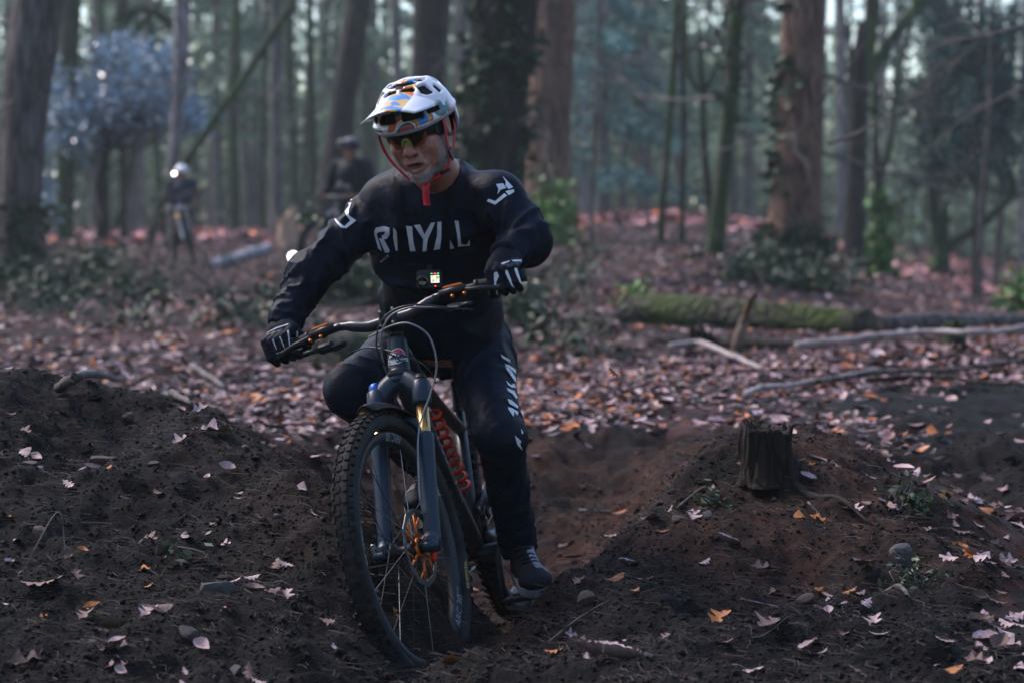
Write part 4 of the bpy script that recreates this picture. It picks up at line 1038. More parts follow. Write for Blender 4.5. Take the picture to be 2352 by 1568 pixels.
bike = thing('mountain_bike', 'black full suspension mountain bike ridden through the rut by the main rider', 'bicycle', M=MBIKE)
BP = lambda mb, name, m, par=None: mb.obj(name, m, par or bike, MBIKE)

# ---- wheels
def tyre_mb(c):
    mb = MB(); prof = []
    for t in np.linspace(-2.25, 2.25, 15): prof.append((.3405+.0285*math.cos(t), .0305*math.sin(t)))
    mb.lathe(prof, c, (0, 1, 0), 96, 1, True)
    n = 74
    for i in range(n):
        for k, off in enumerate(((-.0085, .0085), (-.0, .0))[0:1]+(((-.021, .021)),)):
            for y in off:
                a = 2*math.pi*(i+(.5 if k else 0))/n; lean = 0 if k == 0 else math.copysign(.62, y)
                er = np.array([math.cos(a), 0, math.sin(a)]); et = np.array([-math.sin(a), 0, math.cos(a)]); ey = np.array([0, 1., 0])
                up = er*math.cos(lean)+ey*math.sin(lean); sd = np.cross(up, et)
                rr = .3405+.0285*math.cos(y/.0305*1.05)
                mb.box(c+er*(rr-.0005)+ey*y*1.12, (.0135 if k == 0 else .011, .0185 if k == 0 else .016, .0085), np.stack([sd, et, up], 1), 0)
    return mb
def rim_mb(c):
    return MB().lathe([(.3135, -.0165), (.3135, .0165), (.306, .0175), (.288, .0125), (.284, .006), (.284, -.006), (.288, -.0125), (.306, -.0175)], c, (0, 1, 0), 96, 0, True)
def wheel(c, front, fn):
    W = fn(tyre_mb(c)); w = BP(W, 'wheel', [M_RUBBER, M_WALL]); w['label'] = 'front wheel with knobbly muddy tyre' if front else 'rear wheel with knobbly tyre'
    BP(fn(rim_mb(c)), 'rim', M_RIM, w)
    h = MB(); h.lathe([(.0, -.052), (.012, -.052), (.014, -.04), (.029, -.034), (.029, -.029), (.016, -.022), (.014, 0), (.016, .02), (.03, .027), (.03, .032), (.016, .038), (.012, .05), (0, .05)], c, (0, 1, 0), 20)
    BP(fn(h), 'hub', M_BLACK, w)
    for i in range(28):
        sgn = 1 if i % 2 else -1; a = 2*math.pi*i/28; da = (.95 if (i//2) % 2 else -.95)
        p0 = c+np.array([.029*math.cos(a+da), sgn*.031, .029*math.sin(a+da)]); p1 = c+np.array([.287*math.cos(a), sgn*.004, .287*math.sin(a)])
        BP(fn(MB().tube([p0, p1], .0012, 5, 0, False)), 'spoke', M_STEEL if i % 3 == 0 else M_BLACK, w)
    # brake disc on the rider's left
    y = .041; R = .1015 if front else .09; ring = MB(); n = 48
    for i in range(n):
        a0, a1 = 2*math.pi*i/n, 2*math.pi*(i+1)/n
        ro = lambda a: R+.0022*math.sin(a*12); ri = lambda a: R-.0155+.0018*math.sin(a*12+1)
        V = [c+np.array([r*math.cos(a), y+h, r*math.sin(a)]) for a in (a0, a1) for r in (ro(a), ri(a)) for h in (-.001, .001)]
        ring.add(V, [(0, 4, 6, 2), (1, 3, 7, 5), (0, 1, 5, 4), (2, 6, 7, 3)], 0, False)
    BP(fn(ring), 'disc', M_DISC, w)
    if front:
        sp = MB(); ctr = lambda r, a: c+np.array([r*math.cos(a), y, r*math.sin(a)])
        for i in range(6):
            a = 2*math.pi*i/6+.3
            sp.tube([ctr(.02, a), ctr(.087, a+.35)], .0034, 6); sp.tube([ctr(.02, a+.25), ctr(.087, a+.35)], .0028, 6); sp.tube([ctr(.052, a+.25), ctr(.087, a+.75)], .0026, 6)
        sp.lathe([(.017, -.003), (.028, -.003), (.028, .003), (.017, .003)], c+np.array([0, y, 0]), (0, 1, 0), 24, 0, True)
        BP(fn(sp), 'disc_carrier', M_ORANGE, w)
        for i in range(6):
            a = 2*math.pi*i/6+.65; BP(fn(MB().ball(ctr(.087, a)+np.array([0, .002, 0]), (.004, .003, .004), 8, 6)), 'disc_rivet', M_STEEL, w)
    return w
wheelF = wheel(hubF, True, steered); wheelR = wheel(hubR, False, lambda m: m)
def ring_text(s, c, r, y, a0, size, m, name, par, fn, bold=.02, flip=1):
    V, F = text2d(s, bold); V = np.array(V)*size; out = MB(); V2 = []
    for x, h in V:
        a = a0-x/r*flip; rr = r-h+size*.35; V2.append(c+np.array([rr*math.cos(a), y(rr) if callable(y) else y, rr*math.sin(a)]))
    out.add(V2, F); return BP(fn(out), name, m, par)
# angle 0 points forward, pi/2 up; lettering reads round the rim
ry = lambda r: .0125+.005*np.clip((r-.288)/.018, 0, 1)+.0012
PRINT_PARTS = []
for a, s_, m_ in ((RAD(-128), 'ARC 30', M_GREYPR), (RAD(160), 'ARC', M_GREYPR), (RAD(112), 'ARC 30', M_GREYPR), (RAD(20), 'ARC 30', M_GREYPR)):
    PRINT_PARTS.append(ring_text(s_, hubF, .2985, ry, a, .03, m_, 'rim_lettering', wheelF, steered))
PRINT_PARTS.append(ring_text('OFFSET', hubF, .291, ry, RAD(-146), .008, M_GREYPR, 'rim_lettering', wheelF, steered))
sy = lambda r: .0305*math.sqrt(max(0, 1-((r-.3405)/.0285)**2))+.0012
PRINT_PARTS.append(ring_text('KRYPTOTAL', hubF, .330, sy, RAD(-152), .014, M_YELPR, 'tyre_lettering', wheelF, steered))

# ---- fork
def fork():
    cr = MB()
    top = []
    for t in np.linspace(-1, 1, 13):
        y = .0665*t; dz = -.052*abs(t)**1.7; fw = .014*abs(t)
        top.append(CR+sA*(.0+dz)+yA*y+nA*fw)
    cr.tube(top, [.026-.004*abs(t) for t in np.linspace(-1, 1, 13)], 14, 0, True, (1.15, .9), up=sA)
    for sgn in (-1, 1):
        c = CR+yA*.0665*sgn+nA*.016
        cr.lathe([(0, .002), (.02, .0), (.0255, -.006), (.0265, -.066), (.0235, -.07), (0, -.07)], c-sA*.025, sA, 20)
    cr.lathe([(.024, -.014), (.031, -.008), (.031, .003), (.026, .006)], CR, sA, 24)
    f = BP(steered(cr), 'fork_crown', M_FORK)
    for sgn, L in ((-1, .2), (1, .2)):
        c = CR+yA*.0665*sgn+nA*.016
        BP(steered(MB().tube([c-sA*.09, c-sA*.32], .018, 20)), 'stanchion', M_GOLD)
    for sgn in (-1, 1):
        c = CR+yA*.0665*sgn+nA*.016; lo = hubF+yA*.0665*sgn-sA*.0; pts = [c-sA*.178, c-sA*.185, c-sA*.2, c-sA*.3, c-sA*.42, c-sA*.47, c-sA*.505]
        mb = MB().tube(pts, [.0225, .0265, .0255, .0235, .0225, .0235, .017], 20)
        mb.tube([c-sA*.46, hubF+yA*.066*sgn], .021, 12); mb.tube([hubF+yA*.05*sgn, hubF+yA*.084*sgn], .0155, 14)
        mb.tube([c-sA*.19-nA*.014, c-sA*.42-nA*.017], [.012, .006], 8)
        w = BP(steered(mb), 'fork_leg', M_FORK)
        if sgn == -1:
            BP(steered(MB().box(hubF+yA*-.089+sA*.012, (.016, .012, .05), None, 0, .003)), 'axle_lever', M_STEEL, w)
        else: BP(steered(MB().lathe([(0, .018), (.006, .018), (.008, .0), (.008, -.005)], c-sA*.505-sA*.012, -sA, 12)), 'rebound_knob', M_RED, w)
    ar = MB()
    pts = [CR+yA*.06*math.sin(t)*1.02+nA*(.016+.018*math.cos(t))-sA*(.2-.072*math.cos(t)**.7 if math.cos(t) > 0 else .2) for t in np.linspace(-1.57, 1.57, 17)]
    ar.tube(catmull(pts, 2), .013, 10, 0, True, (1.2, .8)); BP(steered(ar), 'fork_arch', M_FORK)
    BP(steered(MB().lathe([(0, .017), (.013, .016), (.017, .012), (.0185, 0), (.0185, -.006)], CR-yA*.0665+nA*.016-sA*.02, sA, 20)), 'compression_dial', M_BLUE)
    BP(steered(MB().lathe([(0, .013), (.014, .012), (.017, 0)], CR+yA*.0665+nA*.016-sA*.02, sA, 20)), 'top_cap', M_BLACK)
    BP(steered(MB().tube([hubF-yA*.09, hubF+yA*.09], .0095, 14)), 'axle', M_FORK)
    # mudguard over the tyre
    mg = MB(); a0, a1 = RAD(84), RAD(146); V = []; na_, nw = 22, 9
    for i in range(na_):
        a = a0+(a1-a0)*i/(na_-1); wd = .046*(1-.45*abs(i/(na_-1)-.5)*2)
        for k in range(nw):
            q = -1+2*k/(nw-1); r = .392-.02*q*q
            V.append(hubF+np.array([r*math.cos(a), q*wd, r*math.sin(a)]))
    F = [(i*nw+k, (i+1)*nw+k, (i+1)*nw+k+1, i*nw+k+1) for i in range(na_-1) for k in range(nw-1)]
    mg.add(V, F); o = BP(steered(mg), 'mudguard', M_BLACK); so = o.modifiers.new('s', 'SOLIDIFY'); so.thickness = .003
    # brake caliper
    cal = MB().box(hubF+np.array([-.075, .043, .055]), (.036, .034, .06), rotm((0, 1, 0), -.6), 0, .007); cal.box(hubF+np.array([-.06, .058, .03]), (.03, .014, .08), rotm((0, 1, 0), -.5), 0, .004)
    BP(steered(cal), 'brake_caliper', M_BLACK)
fork()
# ---- cockpit
BARR = rotm(nA, RAD(2.5))
def bar_pt(t):
    """t metres from the stem along the bar, + to the rider's left"""
    a = abs(t); s_ = math.copysign(1, t); rise = .032*float(sstep(.05, .17, a)); back = .005+max(0, a-.1)*.13
    p = clampP+BARR@(yA*s_*a*(1-.015*(a > .1)))+sA*(rise-.0)-nA*back*.85-sA*back*.1
    return p
ts = np.linspace(-.395, .395, 41)
mb = MB().tube([bar_pt(t) for t in ts], [.0165 if abs(t) < .045 else (.0155 if abs(t) < .12 else .0115) for t in ts], 14); BP(steered(mb), 'handlebar', M_FRAME)
for sgn in (-1, 1):
    p = [bar_pt(sgn*t) for t in np.linspace(.257, .397, 12)]
    gr = BP(steered(MB().tube(p, [.0185, .0165]+[.0158, .0163]*4+[.0165, .0185], 14)), 'grip', M_GRIP)
    BP(steered(MB().tube([bar_pt(sgn*.253), bar_pt(sgn*.265)], .0195, 14)), 'lock_ring', M_BLACK, gr)
    e = bar_pt(sgn*.22)-bar_pt(sgn*.19); e /= np.linalg.norm(e); fw = np.cross(e, sA)*(1 if sgn > 0 else -1); fw = fw/np.linalg.norm(fw); fw = fw*np.sign(fw@nA); up = np.cross(fw, e)*1.; up *= np.sign(up@sA)
    c = bar_pt(sgn*.205)+fw*.03-up*.012; R = np.stack([e, fw, up], 1)
    lb = MB().tube([c-e*.045, c-e*.01, c+e*.03], [.0105, .0125, .011], 12); lb.box(c-fw*.012+up*.006, (.022, .035, .026), R, 0, .004)
    lv = BP(steered(lb), 'brake_lever', M_BLACK)
    BP(steered(MB().box(c+up*.0125-e*.006, (.056, .019, .009), R, 0, .003)), 'reservoir_cap', M_ORANGE, lv)
    pb = [c+e*.026-up*.006+fw*.004, c+e*.05-up*.016+fw*.014, c+e*.08-up*.02+fw*.016, c+e*.115-up*.026+fw*.012, c+e*.13-up*.03+fw*.02]
    BP(steered(MB().tube(catmull(pb, 4), .0055, 8, 0, True, (1.4, .7))), 'lever_blade', M_BLACK, lv)
    bo = MB()
    for q in (.0, .034): bo.lathe([(0, .006), (.0045, .005), (.006, 0)], c-e*.008+e*q-up*.019+fw*.009, fw-up*.3, 10)
    BP(steered(bo), 'lever_bolts', M_ORANGE, lv)
    BP(steered(MB().tube([c-e*.04, c-e*.066], [.005, .0036], 8)), 'hose_fitting', M_STEEL, lv)
    sh = MB().box(c-up*.044-fw*.014-e*.008, (.055, .03, .028), R@rotm((1, 0, 0), .3), 0, .009); sh.tube([c-up*.05+fw*.004+e*.01, c-up*.058+fw*.022+e*.045], [.008, .006], 8)
    if sgn < 0: sh.box(c-up*.05-fw*.016-e*.045, (.05, .022, .022), R, 0, .008)
    BP(steered(sh), 'shifter', M_BLACK)
stm = MB(); c0 = CR+sA*(HT+.042)
stm.tube([c0-sA*.02, c0+sA*.022], [.021, .021], 16); stm.tube([c0, clampP-nA*.008], [.02, .017], 12, 0, True, (.9, 1.1), up=sA)
for dy in (-.019, .019): stm.box(clampP+yA*dy, (.04, .014, .05), np.stack([nA, yA, sA], 1), 0, .007)
stm.box(clampP+nA*.001, (.036, .03, .026), np.stack([nA, yA, sA], 1), 0, .006)
so_ = BP(steered(stm), 'stem', M_BLACK)
for dy in (-.019, .019):
    for dz in (-.02, .02):
        BP(steered(MB().lathe([(.0018, .0), (.0036, .001), (.0042, -.001), (.0042, -.006)], clampP+nA*.0225+yA*dy+sA*dz, nA, 10)), 'stem_bolt', M_STEEL, so_)
BP(steered(MB().tube([CR+sA*(HT+.006), CR+sA*(HT+.02)], .0185, 18)), 'headset_spacer', M_BLACK)
# ---- frame
ht = MB(); ht.tube(catmull([CR+sA*.004, CR+sA*.02, CR+sA*.05, CR+sA*.095, CR+sA*.113, CR+sA*.121], 3), np.interp(np.linspace(0, 1, 16), [0, .1, .3, .7, .88, 1], [.033, .034, .0305, .027, .026, .02]), 24)
ht.lathe([(.0325, 0), (.0345, .003), (.0345, .013), (.0325, .016)], CR+sA*.006, sA, 24)
headtube = BP(ht, 'head_tube', M_FRAME)
DT0 = CR+sA*.03-nA*.02; DT1 = BB+np.array([.02, 0, .03]); ddt = (DT1-DT0)/np.linalg.norm(DT1-DT0)
dt_pts = [DT0, DT0+(DT1-DT0)*.15-np.array([0, 0, .012]), DT0+(DT1-DT0)*.5-np.array([0, 0, .012]), DT1]
downtube = BP(MB().tube(catmull(dt_pts, 6), np.interp(np.linspace(0, 1, 19), [0, .2, .8, 1], [.029, .031, .03, .036]), 18, 0, True, (1.15, .92), up=sA), 'down_tube', M_FRAME)
ST1 = np.array([.33, 0, .62]); TT0 = CR+sA*.1-nA*.015
BP(MB().tube(catmull([TT0, TT0+(ST1-TT0)*.4-np.array([0, 0, .03]), ST1], 6), np.linspace(.024, .018, 13), 14, 0, True, (.9, 1.1), up=sA), 'top_tube', M_FRAME)
BP(MB().tube([BB, BB+(ST1-BB)*.5, ST1+np.array([-.014, 0, .05])], [.03, .02, .018], 14), 'seat_tube', M_FRAME)
BP(MB().tube([TT0-np.array([.03, 0, .03]), DT0+ddt*.1], [.017, .02], 12, 0, True, (1.2, .7)), 'gusset', M_FRAME)
BP(MB().tube([ST1, ST1+np.array([-.045, 0, .14])], .0155, 12), 'seat_post', M_BLACK)
sd = MB(); sp0 = ST1+np.array([-.05, 0, .16])
sd.tube(catmull([sp0+np.array([.14, 0, .0]), sp0+np.array([.06, 0, .004]), sp0+np.array([-.04, 0, .01]), sp0+np.array([-.13, 0, .03])], 5), np.interp(np.linspace(0, 1, 16), [0, .3, .7, 1], [.017, .03, .06, .068]), 14, 0, True, (.35, 1), up=(0, 0, 1)); BP(sd, 'saddle', M_BLACK)
# shock with coil
S0 = CR+sA*.02-nA*.2+np.array([0, 0, -.045]); S0 = DT0+(TT0-DT0)*.35+ddt*.19+np.array([-.03, 0, .03]); S1 = BB+np.array([-.005, 0, .12])
shk = MB().tube([S0, S0+(S1-S0)*.45], .0135, 12); shk.tube([S0+(S1-S0)*.4, S1], .0075, 10); shk.tube([S0+yA*-.02, S0+yA*.02], .012, 10); shk.lathe([(.0, 0), (.022, 0), (.022, .006), (0, .006)], S0+(S1-S0)*.82, (S1-S0), 16)
sk_ = BP(shk, 'shock', M_BLACK)
e = (S1-S0)/np.linalg.norm(S1-S0); e1 = np.cross(e, yA); L_ = np.linalg.norm(S1-S0)
BP(MB().tube([S0+e*(L_*.12+L_*.7*f)+.025*(math.cos(f*6.28*9)*e1+math.sin(f*6.28*9)*yA)+yA*.012 for f in np.linspace(0, 1, 145)], .0055, 7), 'coil_spring', M_RED, sk_)
lk = MB()
for sgn in (-1, 1):
    lk.tube([S1+yA*.028*sgn, np.array([.25, .045*sgn, .45])], [.012, .014], 10, 0, True, (1.3, .6))
    lk.lathe([(0, .006), (.012, .005), (.014, 0)], S1+yA*.03*sgn, yA*sgn, 14)
BP(lk, 'rocker_link', M_FRAME)
for sgn in (-1, 1):
    ax = hubR+yA*.075*sgn
    BP(MB().tube(catmull([np.array([.25, .045*sgn, .45]), np.array([.15, .06*sgn, .42]), ax+np.array([.01, 0, .02])], 5), [.014]*5+[.011]*6, 10, 0, True, (1.4, .7)), 'seat_stay', M_FRAME)
    BP(MB().tube(catmull([BB+np.array([-.02, .035*sgn, .03]), np.array([.25, .055*sgn, .3]), ax], 5), [.019]*5+[.013]*6, 10, 0, True, (1.3, .7)), 'chain_stay', M_FRAME)
BP(MB().tube([hubR-yA*.082, hubR+yA*.082], .01, 12), 'rear_axle', M_BLACK)
BP(MB().box(hubR+np.array([.05, .055, .075]), (.05, .03, .036), None, 0, .006), 'rear_caliper', M_BLACK)
# drivetrain: left crank forward and down
CA = RAD(-53)
BP(MB().tube([BB-yA*.07, BB+yA*.07], .022, 16), 'bottom_bracket', M_BLACK)
PED = {}
for sgn in (1, -1):
    q = CA if sgn > 0 else CA+math.pi; end = BB+np.array([.17*math.cos(q), .078*sgn, .17*math.sin(q)])
    BP(MB().tube([BB+yA*.068*sgn, BB+yA*.072*sgn+(end-BB-yA*.078*sgn)*.5, end], [.017, .013, .014], 12, 0, True, (1.2, .7)), 'crank_arm', M_BLACK)
    pc = end+yA*.062*sgn; PED[sgn] = pc; pd = MB().tube([end, pc+yA*.05*sgn], .007, 10)
    for dx in (-.045, .045): pd.box(pc+np.array([dx, 0, 0]), (.014, .1, .014), None, 0, .003)
    for dy in (-.045, 0, .045): pd.box(pc+np.array([0, dy, 0]), (.09, .012, .012), None, 0, .003)
    p_ = BP(pd, 'pedal', M_BLACK); pn = MB()
    for dx in (-.045, .045):
        for dy in (-.04, 0, .04): pn.tube([pc+np.array([dx, dy, .006]), pc+np.array([dx, dy, .0105])], .0018, 5)
    BP(pn, 'pedal_pins', M_STEEL, p_)
cr_ = MB(); V = []; n = 64
for i in range(n):
    a = 2*math.pi*i/n; r = .066+(.004 if i % 2 else 0)
    V += [BB+np.array([r*math.cos(a), -.052, r*math.sin(a)]), BB+np.array([r*math.cos(a), -.056, r*math.sin(a)]), BB+np.array([.04*math.cos(a), -.056, .04*math.sin(a)]), BB+np.array([.04*math.cos(a), -.052, .04*math.sin(a)])]
cr_.add(V, [(i*4+k, ((i+1) % n)*4+k, ((i+1) % n)*4+(k+1) % 4, i*4+(k+1) % 4) for i in range(n) for k in range(4)], 0, False)
for i in range(4):
    a = i*1.571; cr_.tube([BB+np.array([.015*math.cos(a), -.054, .015*math.sin(a)]), BB+np.array([.046*math.cos(a), -.054, .046*math.sin(a)])], .006, 8)
BP(cr_, 'chainring', M_BLACK)
cas = MB()
for k in range(9): cas.lathe([(.018, 0), (.022+.0055*k, 0), (.022+.0055*k, .0016), (.018, .0016)], hubR-yA*(.05-.0036*k*.9), yA, 36, 0, True)
BP(cas, 'cassette', M_DISC)
ch = [BB+np.array([.066*math.sin(a), -.054, .066*math.cos(a)]) for a in np.linspace(0, math.pi, 9)]+[hubR+np.array([.03, -.045, -.16]), hubR+np.array([-.02, -.045, -.15]), hubR+np.array([0.03, -.042, -.07])]+[hubR+np.array([-.05*math.sin(a), -.04, -.05*math.cos(a)]) for a in np.linspace(0, math.pi, 7)]
ch.append(ch[0]); BP(MB().tube(ch, .0042, 6, 0, False, (.6, 1.3)), 'chain', M_DISC)
BP(MB().box(hubR+np.array([.02, -.07, -.06]), (.035, .03, .07), rotm((0, 1, 0), .4), 0, .008).box(hubR+np.array([.005, -.05, -.13]), (.02, .012, .1), rotm((0, 1, 0), -.5), 0, .004), 'derailleur', M_BLACK)
# ---- hoses and cables (given where they hang in the air round the head tube)
def hose(name, m, r, *pts, seg=8):
    W = [w2b(P(u, v, d)) for u, v, d in pts]; return BP(MB().tube(catmull(W, 8), r, seg), name, m)
hose('brake_hose', M_HOSE, .0027, (847, 774, 6.50), (868, 764, 6.42), (900, 748, 6.36), (940, 743, 6.33), (985, 772, 6.34), (1003, 838, 6.36), (990, 900, 6.38), (968, 960, 6.37), (960, 1010, 6.33), (961, 1080, 6.27), (966, 1150, 6.25), (985, 1205, 6.28), (1000, 1235, 6.3))
hose('brake_hose', M_HOSE, .0027, (1052, 704, 6.42), (1030, 707, 6.38), (980, 706, 6.36), (935, 708, 6.36), (895, 728, 6.38), (876, 770, 6.40), (880, 830, 6.46), (900, 880, 6.56), (915, 895, 6.62))
hose('gear_cable', M_CABLE, .0022, (1085, 712, 6.40), (1040, 708, 6.37), (960, 700, 6.35), (905, 712, 6.36), (872, 745, 6.38), (865, 800, 6.40), (885, 840, 6.46), (910, 855, 6.56))
hose('dropper_cable', M_CABLE, .0022, (800, 812, 6.58), (850, 797, 6.50), (915, 812, 6.42), (960, 830, 6.43), (985, 850, 6.5), (1002, 880, 6.6))
hose('gear_cable', M_CABLE, .002, (868, 790, 6.42), (895, 812, 6.4), (925, 830, 6.44))
# ---- lettering and badge
def bike_bvh(o): return BVHTree.FromPolygons([MBIKE @ v.co for v in o.data.vertices], [tuple(p.vertices) for p in o.data.polygons])
def px_poly(poly, sc, ox, oy):
    """corner list read from an enlarged view -> 2352 px frame"""
    return [((ox+x/sc)*.9408, (oy+y/sc)*.9408) for x, y in poly]
def dec(name, polys, sc, ox, oy, bvh, m, par, off=.0012, step=4., M=None, pm=None):
    gr = [fill2d(px_poly(p, sc, ox, oy), step) for p in polys]
    mb = project(gr, on_px(bvh, off))
    if not mb.F: print('no print', name); return
    if M is not None: Mi = np.array(M.inverted()); mb.V = [tuple(Mi[:3, :3]@np.array(v)+Mi[:3, 3]) for v in mb.V]
    return mb.obj(name, m, par, M)
def dec_text(name, s, p0, p1, hgt, bvh, m, par, off=.0014, bold=0., M=None, slant=0.):
    """text from pixel p0 to p1 (2352 frame), letters hgt px tall"""
    V, F = text2d(s, bold); V = np.array(V); V[:, 0] -= V[:, 0].min(); L = V[:, 0].max(); p0, p1 = np.array(p0, float), np.array(p1, float)
    ex = (p1-p0)/L; ey = np.array([ex[1], -ex[0]]); ey = ey/np.linalg.norm(ey)*hgt/.7
    W = [tuple(p0+ex*(x+slant*y)+ey*y) for x, y in V]
    mb = project([(W, F)], on_px(bvh, off))
    if not mb.F: print('no text', name); return
    if M is not None: Mi = np.array(M.inverted()); mb.V = [tuple(Mi[:3, :3]@np.array(v)+Mi[:3, 3]) for v in mb.V]
    return mb.obj(name, m, par, M)
hb_ = bike_bvh(headtube); bo_ = (3.92, 900, 700)
# badge is placed round the middle of the head tube front
def badge():
    c = b2w(CR+sA*.066); r = ray(0, 0); d = c-np.array([0, 0, CAM_H]); x = CX+F_PX*d[0]/(d[1]*cP-d[2]*sP); y = CY-F_PX*(d[1]*sP+d[2]*cP)/(d[1]*cP-d[2]*sP)
    return x/.9408, y/.9408
bx, by = badge(); sh_x, sh_y = bx-(900+318/3.92), by-(700+715/3.92)
def bpoly(p): return [(x+sh_x*3.92, y+sh_y*3.92) for x, y in p]
circ = lambda cx, cy, r, a0=0, a1=360, n=20: [(cx+r*math.cos(RAD(a0+(a1-a0)*i/n)), cy+r*math.sin(RAD(a0+(a1-a0)*i/n))) for i in range(n+(0 if abs(a1-a0) == 360 else 1))]
k = dict(sc=3.92, ox=900, oy=700)
bd = [ ('badge_outline', [bpoly([(228, 790), (228, 745), (238, 690), (262, 648), (300, 628), (340, 632), (368, 655), (384, 700), (408, 712), (406, 752), (345, 765), (320, 778)])], M_WHITE, .0010),
       ('badge_field', [bpoly([(234, 780), (234, 747), (244, 694), (266, 654), (302, 635), (337, 639), (362, 660), (378, 705), (400, 718), (399, 745), (340, 757), (315, 770)])], M_BADGE, .0016),
       ('badge_sun', [bpoly([(252, 690), (268, 656), (302, 638), (336, 642), (360, 662), (370, 690)])], M_BADRED, .0022),
       ('badge_mountains', [bpoly([(238, 730), (256, 690), (276, 672), (296, 676), (300, 706), (282, 692), (270, 698), (252, 722)]), bpoly([(312, 700), (330, 682), (352, 688), (356, 704), (334, 694), (318, 708)])], M_WHITE, .0028)]
for nme, ps, m_, of in bd: dec(nme, ps, bvh=hb_, m=m_, par=headtube, off=of, step=10, M=MBIKE, **k)
tp = lambda x, y: ((900+x/3.92+sh_x)*.9408, (700+y/3.92+sh_y)*.9408)
dec_text('badge_lettering', 'ROCKY MOUNTAIN', tp(236, 768), tp(396, 738), 4.6, hb_, M_WHITE, headtube, .0030, .03, MBIKE)
# down tube lettering, on the rider's left face
V, F = text2d('ROCKY MOUNTAIN', .03); V = np.array(V); L = V[:, 0].max(); mb = MB(); tb = BVHTree.FromPolygons([v.co[:] for v in downtube.data.vertices], [tuple(p.vertices) for p in downtube.data.polygons])
eh = np.cross(yA, ddt); eh *= np.sign(eh[2]); W = []
for x, y in V:
    p = DT0+ddt*(.06+x/L*.47)+eh*((y-.35)*.052)+yA*.2; h = tb.ray_cast(Vector(p), Vector((0, -1, 0))); W.append(np.array(h[0])+yA*.001 if h[0] else p-yA*.17)
mb.add(W, F); BP(mb, 'frame_lettering', M_GREYPR, downtube)
print('bike done')
# ================================================================ the rider
M_SKIN = bpy.data.materials.new('skin'); g = NG(M_SKIN); b_ = g.b
hcol = g.attr('skin_col').outputs['Color']; nz = g.noise(g.coord(), 60, 6)
g.l(g.mix(1.0, hcol, g.ramp(nz, [(.3, (.62, .56, .56)), (.7, (1.2, 1.15, 1.12))]), 'MULTIPLY'), b_.inputs['Base Color'])
b_.inputs['Roughness'].default_value = .5; b_.inputs['Subsurface Weight'].default_value = .12; b_.inputs['Subsurface Radius'].default_value = (.008, .003, .0015); g.bump(g.noise(g.coord(), 260, 4), .6, .0015)
def cloth(name, c1, c2, rough=.62, fold=(30, 9), wav=.5, sheen=.0):
    m = bpy.data.materials.new(name); g = NG(m); v = g.coord()
    g.l(g.ramp(g.noise(v, 6, 4), [(.35, c1), (.65, c2)]), g.b.inputs['Base Color']); g.b.inputs['Roughness'].default_value = rough
    g.b.inputs['Sheen Weight'].default_value = sheen; g.b.inputs['Sheen Roughness'].default_value = .45; g.b.inputs['Specular IOR Level'].default_value = .1
    n1 = g.noise(v, 16, 3, .5); n2 = g.noise(v, 700, 2, .5); a = g.n('ShaderNodeMath', operation='MULTIPLY_ADD', i_1=.06); g.l(n2, a.inputs[0]); g.l(n1, a.inputs[2]); g.bump(a.outputs[0], wav, .02); return m
M_JERSEY = cloth('navy_black_jersey', (.0032, .006, .0145), (.005, .0085, .02), .5)
M_TROUS = cloth('dark_navy_trousers', (.0028, .0062, .015), (.0045, .0092, .021), .48)
M_GLOVE = cloth('black_glove', (.007, .009, .016), (.012, .014, .022), .6, wav=.3)
M_STRAP = mat('black_webbing', (.003, .0042, .009), rough=.7, spec=.1)
M_JPR = mat('white_jersey_print', (.5, .5, .56), (.62, .62, .68), sc=60, rough=.55)
M_JDIM = mat('dim_jersey_print', (.06, .065, .08), rough=.6)
M_JWH = mat('bright_sleeve_print', (.72, .72, .78), rough=.55)
M_REDST = mat('red_strap', (.5, .012, .03), (.58, .02, .04), sc=60, rough=.6)

rider = thing('person', 'main rider in dark jersey lettered ROYAL, white patterned helmet and red chin strap', 'person', tuple(b2w(BB)*np.array([1, 1, 0])+np.array([0, 0, -.35])))
J = dict(hipR=P(958, 785, 7.13), hipL=P(1096, 785, 7.06), kneeR=P(808, 896, 6.74), kneeL=P(1147, 1000, 6.74),
         shR=P(884, 468, 6.8), shL=P(1142, 455, 6.68), elR=P(716, 628, 6.82), elL=P(1216, 560, 6.62))
latb = np.array([math.cos(RAD(14)), -math.sin(RAD(14)), .03]); latb /= np.linalg.norm(latb)
# feet rest on the pedals
footdir = {1: np.array([.17, -1., -.03]), -1: np.array([-.16, -1., -.1])}
SOLE = {}
for s_ in (1, -1):
    fd = footdir[s_]/np.linalg.norm(footdir[s_]); up = bR@np.array([0, 0, 1.]); up = up-fd*(up@fd); up /= np.linalg.norm(up)
    c = b2w(PED[s_])+up*.022; sd = np.cross(fd, up); c = c+np.array([.024, 0, .01]) if s_ > 0 else c; SOLE[s_] = (c, fd, up, sd)
    J['ank'+('L' if s_ > 0 else 'R')] = c-fd*.115+up*.095
# hands on the grips
def grip_frame(s_):
    p0, p1 = b2w(st_(bar_pt(s_*.27))), b2w(st_(bar_pt(s_*.39))); e1 = (p1-p0)/np.linalg.norm(p1-p0); c = b2w(st_(bar_pt(s_*.343)))
    f = np.array([-.15, -1., 0]); e2 = f-e1*(f@e1); e2 /= np.linalg.norm(e2); e3 = np.cross(e2, e1); e3 *= np.sign(e3[2]); return c, e1, e2, e3
GF = {s_: grip_frame(s_) for s_ in (1, -1)}
for s_ in (1, -1):
    c, e1, e2, e3 = GF[s_]; J['wr'+('L' if s_ > 0 else 'R')] = c+e3*.066-e2*.045+e1*.004
print({k: v.round(2) for k, v in J.items()})
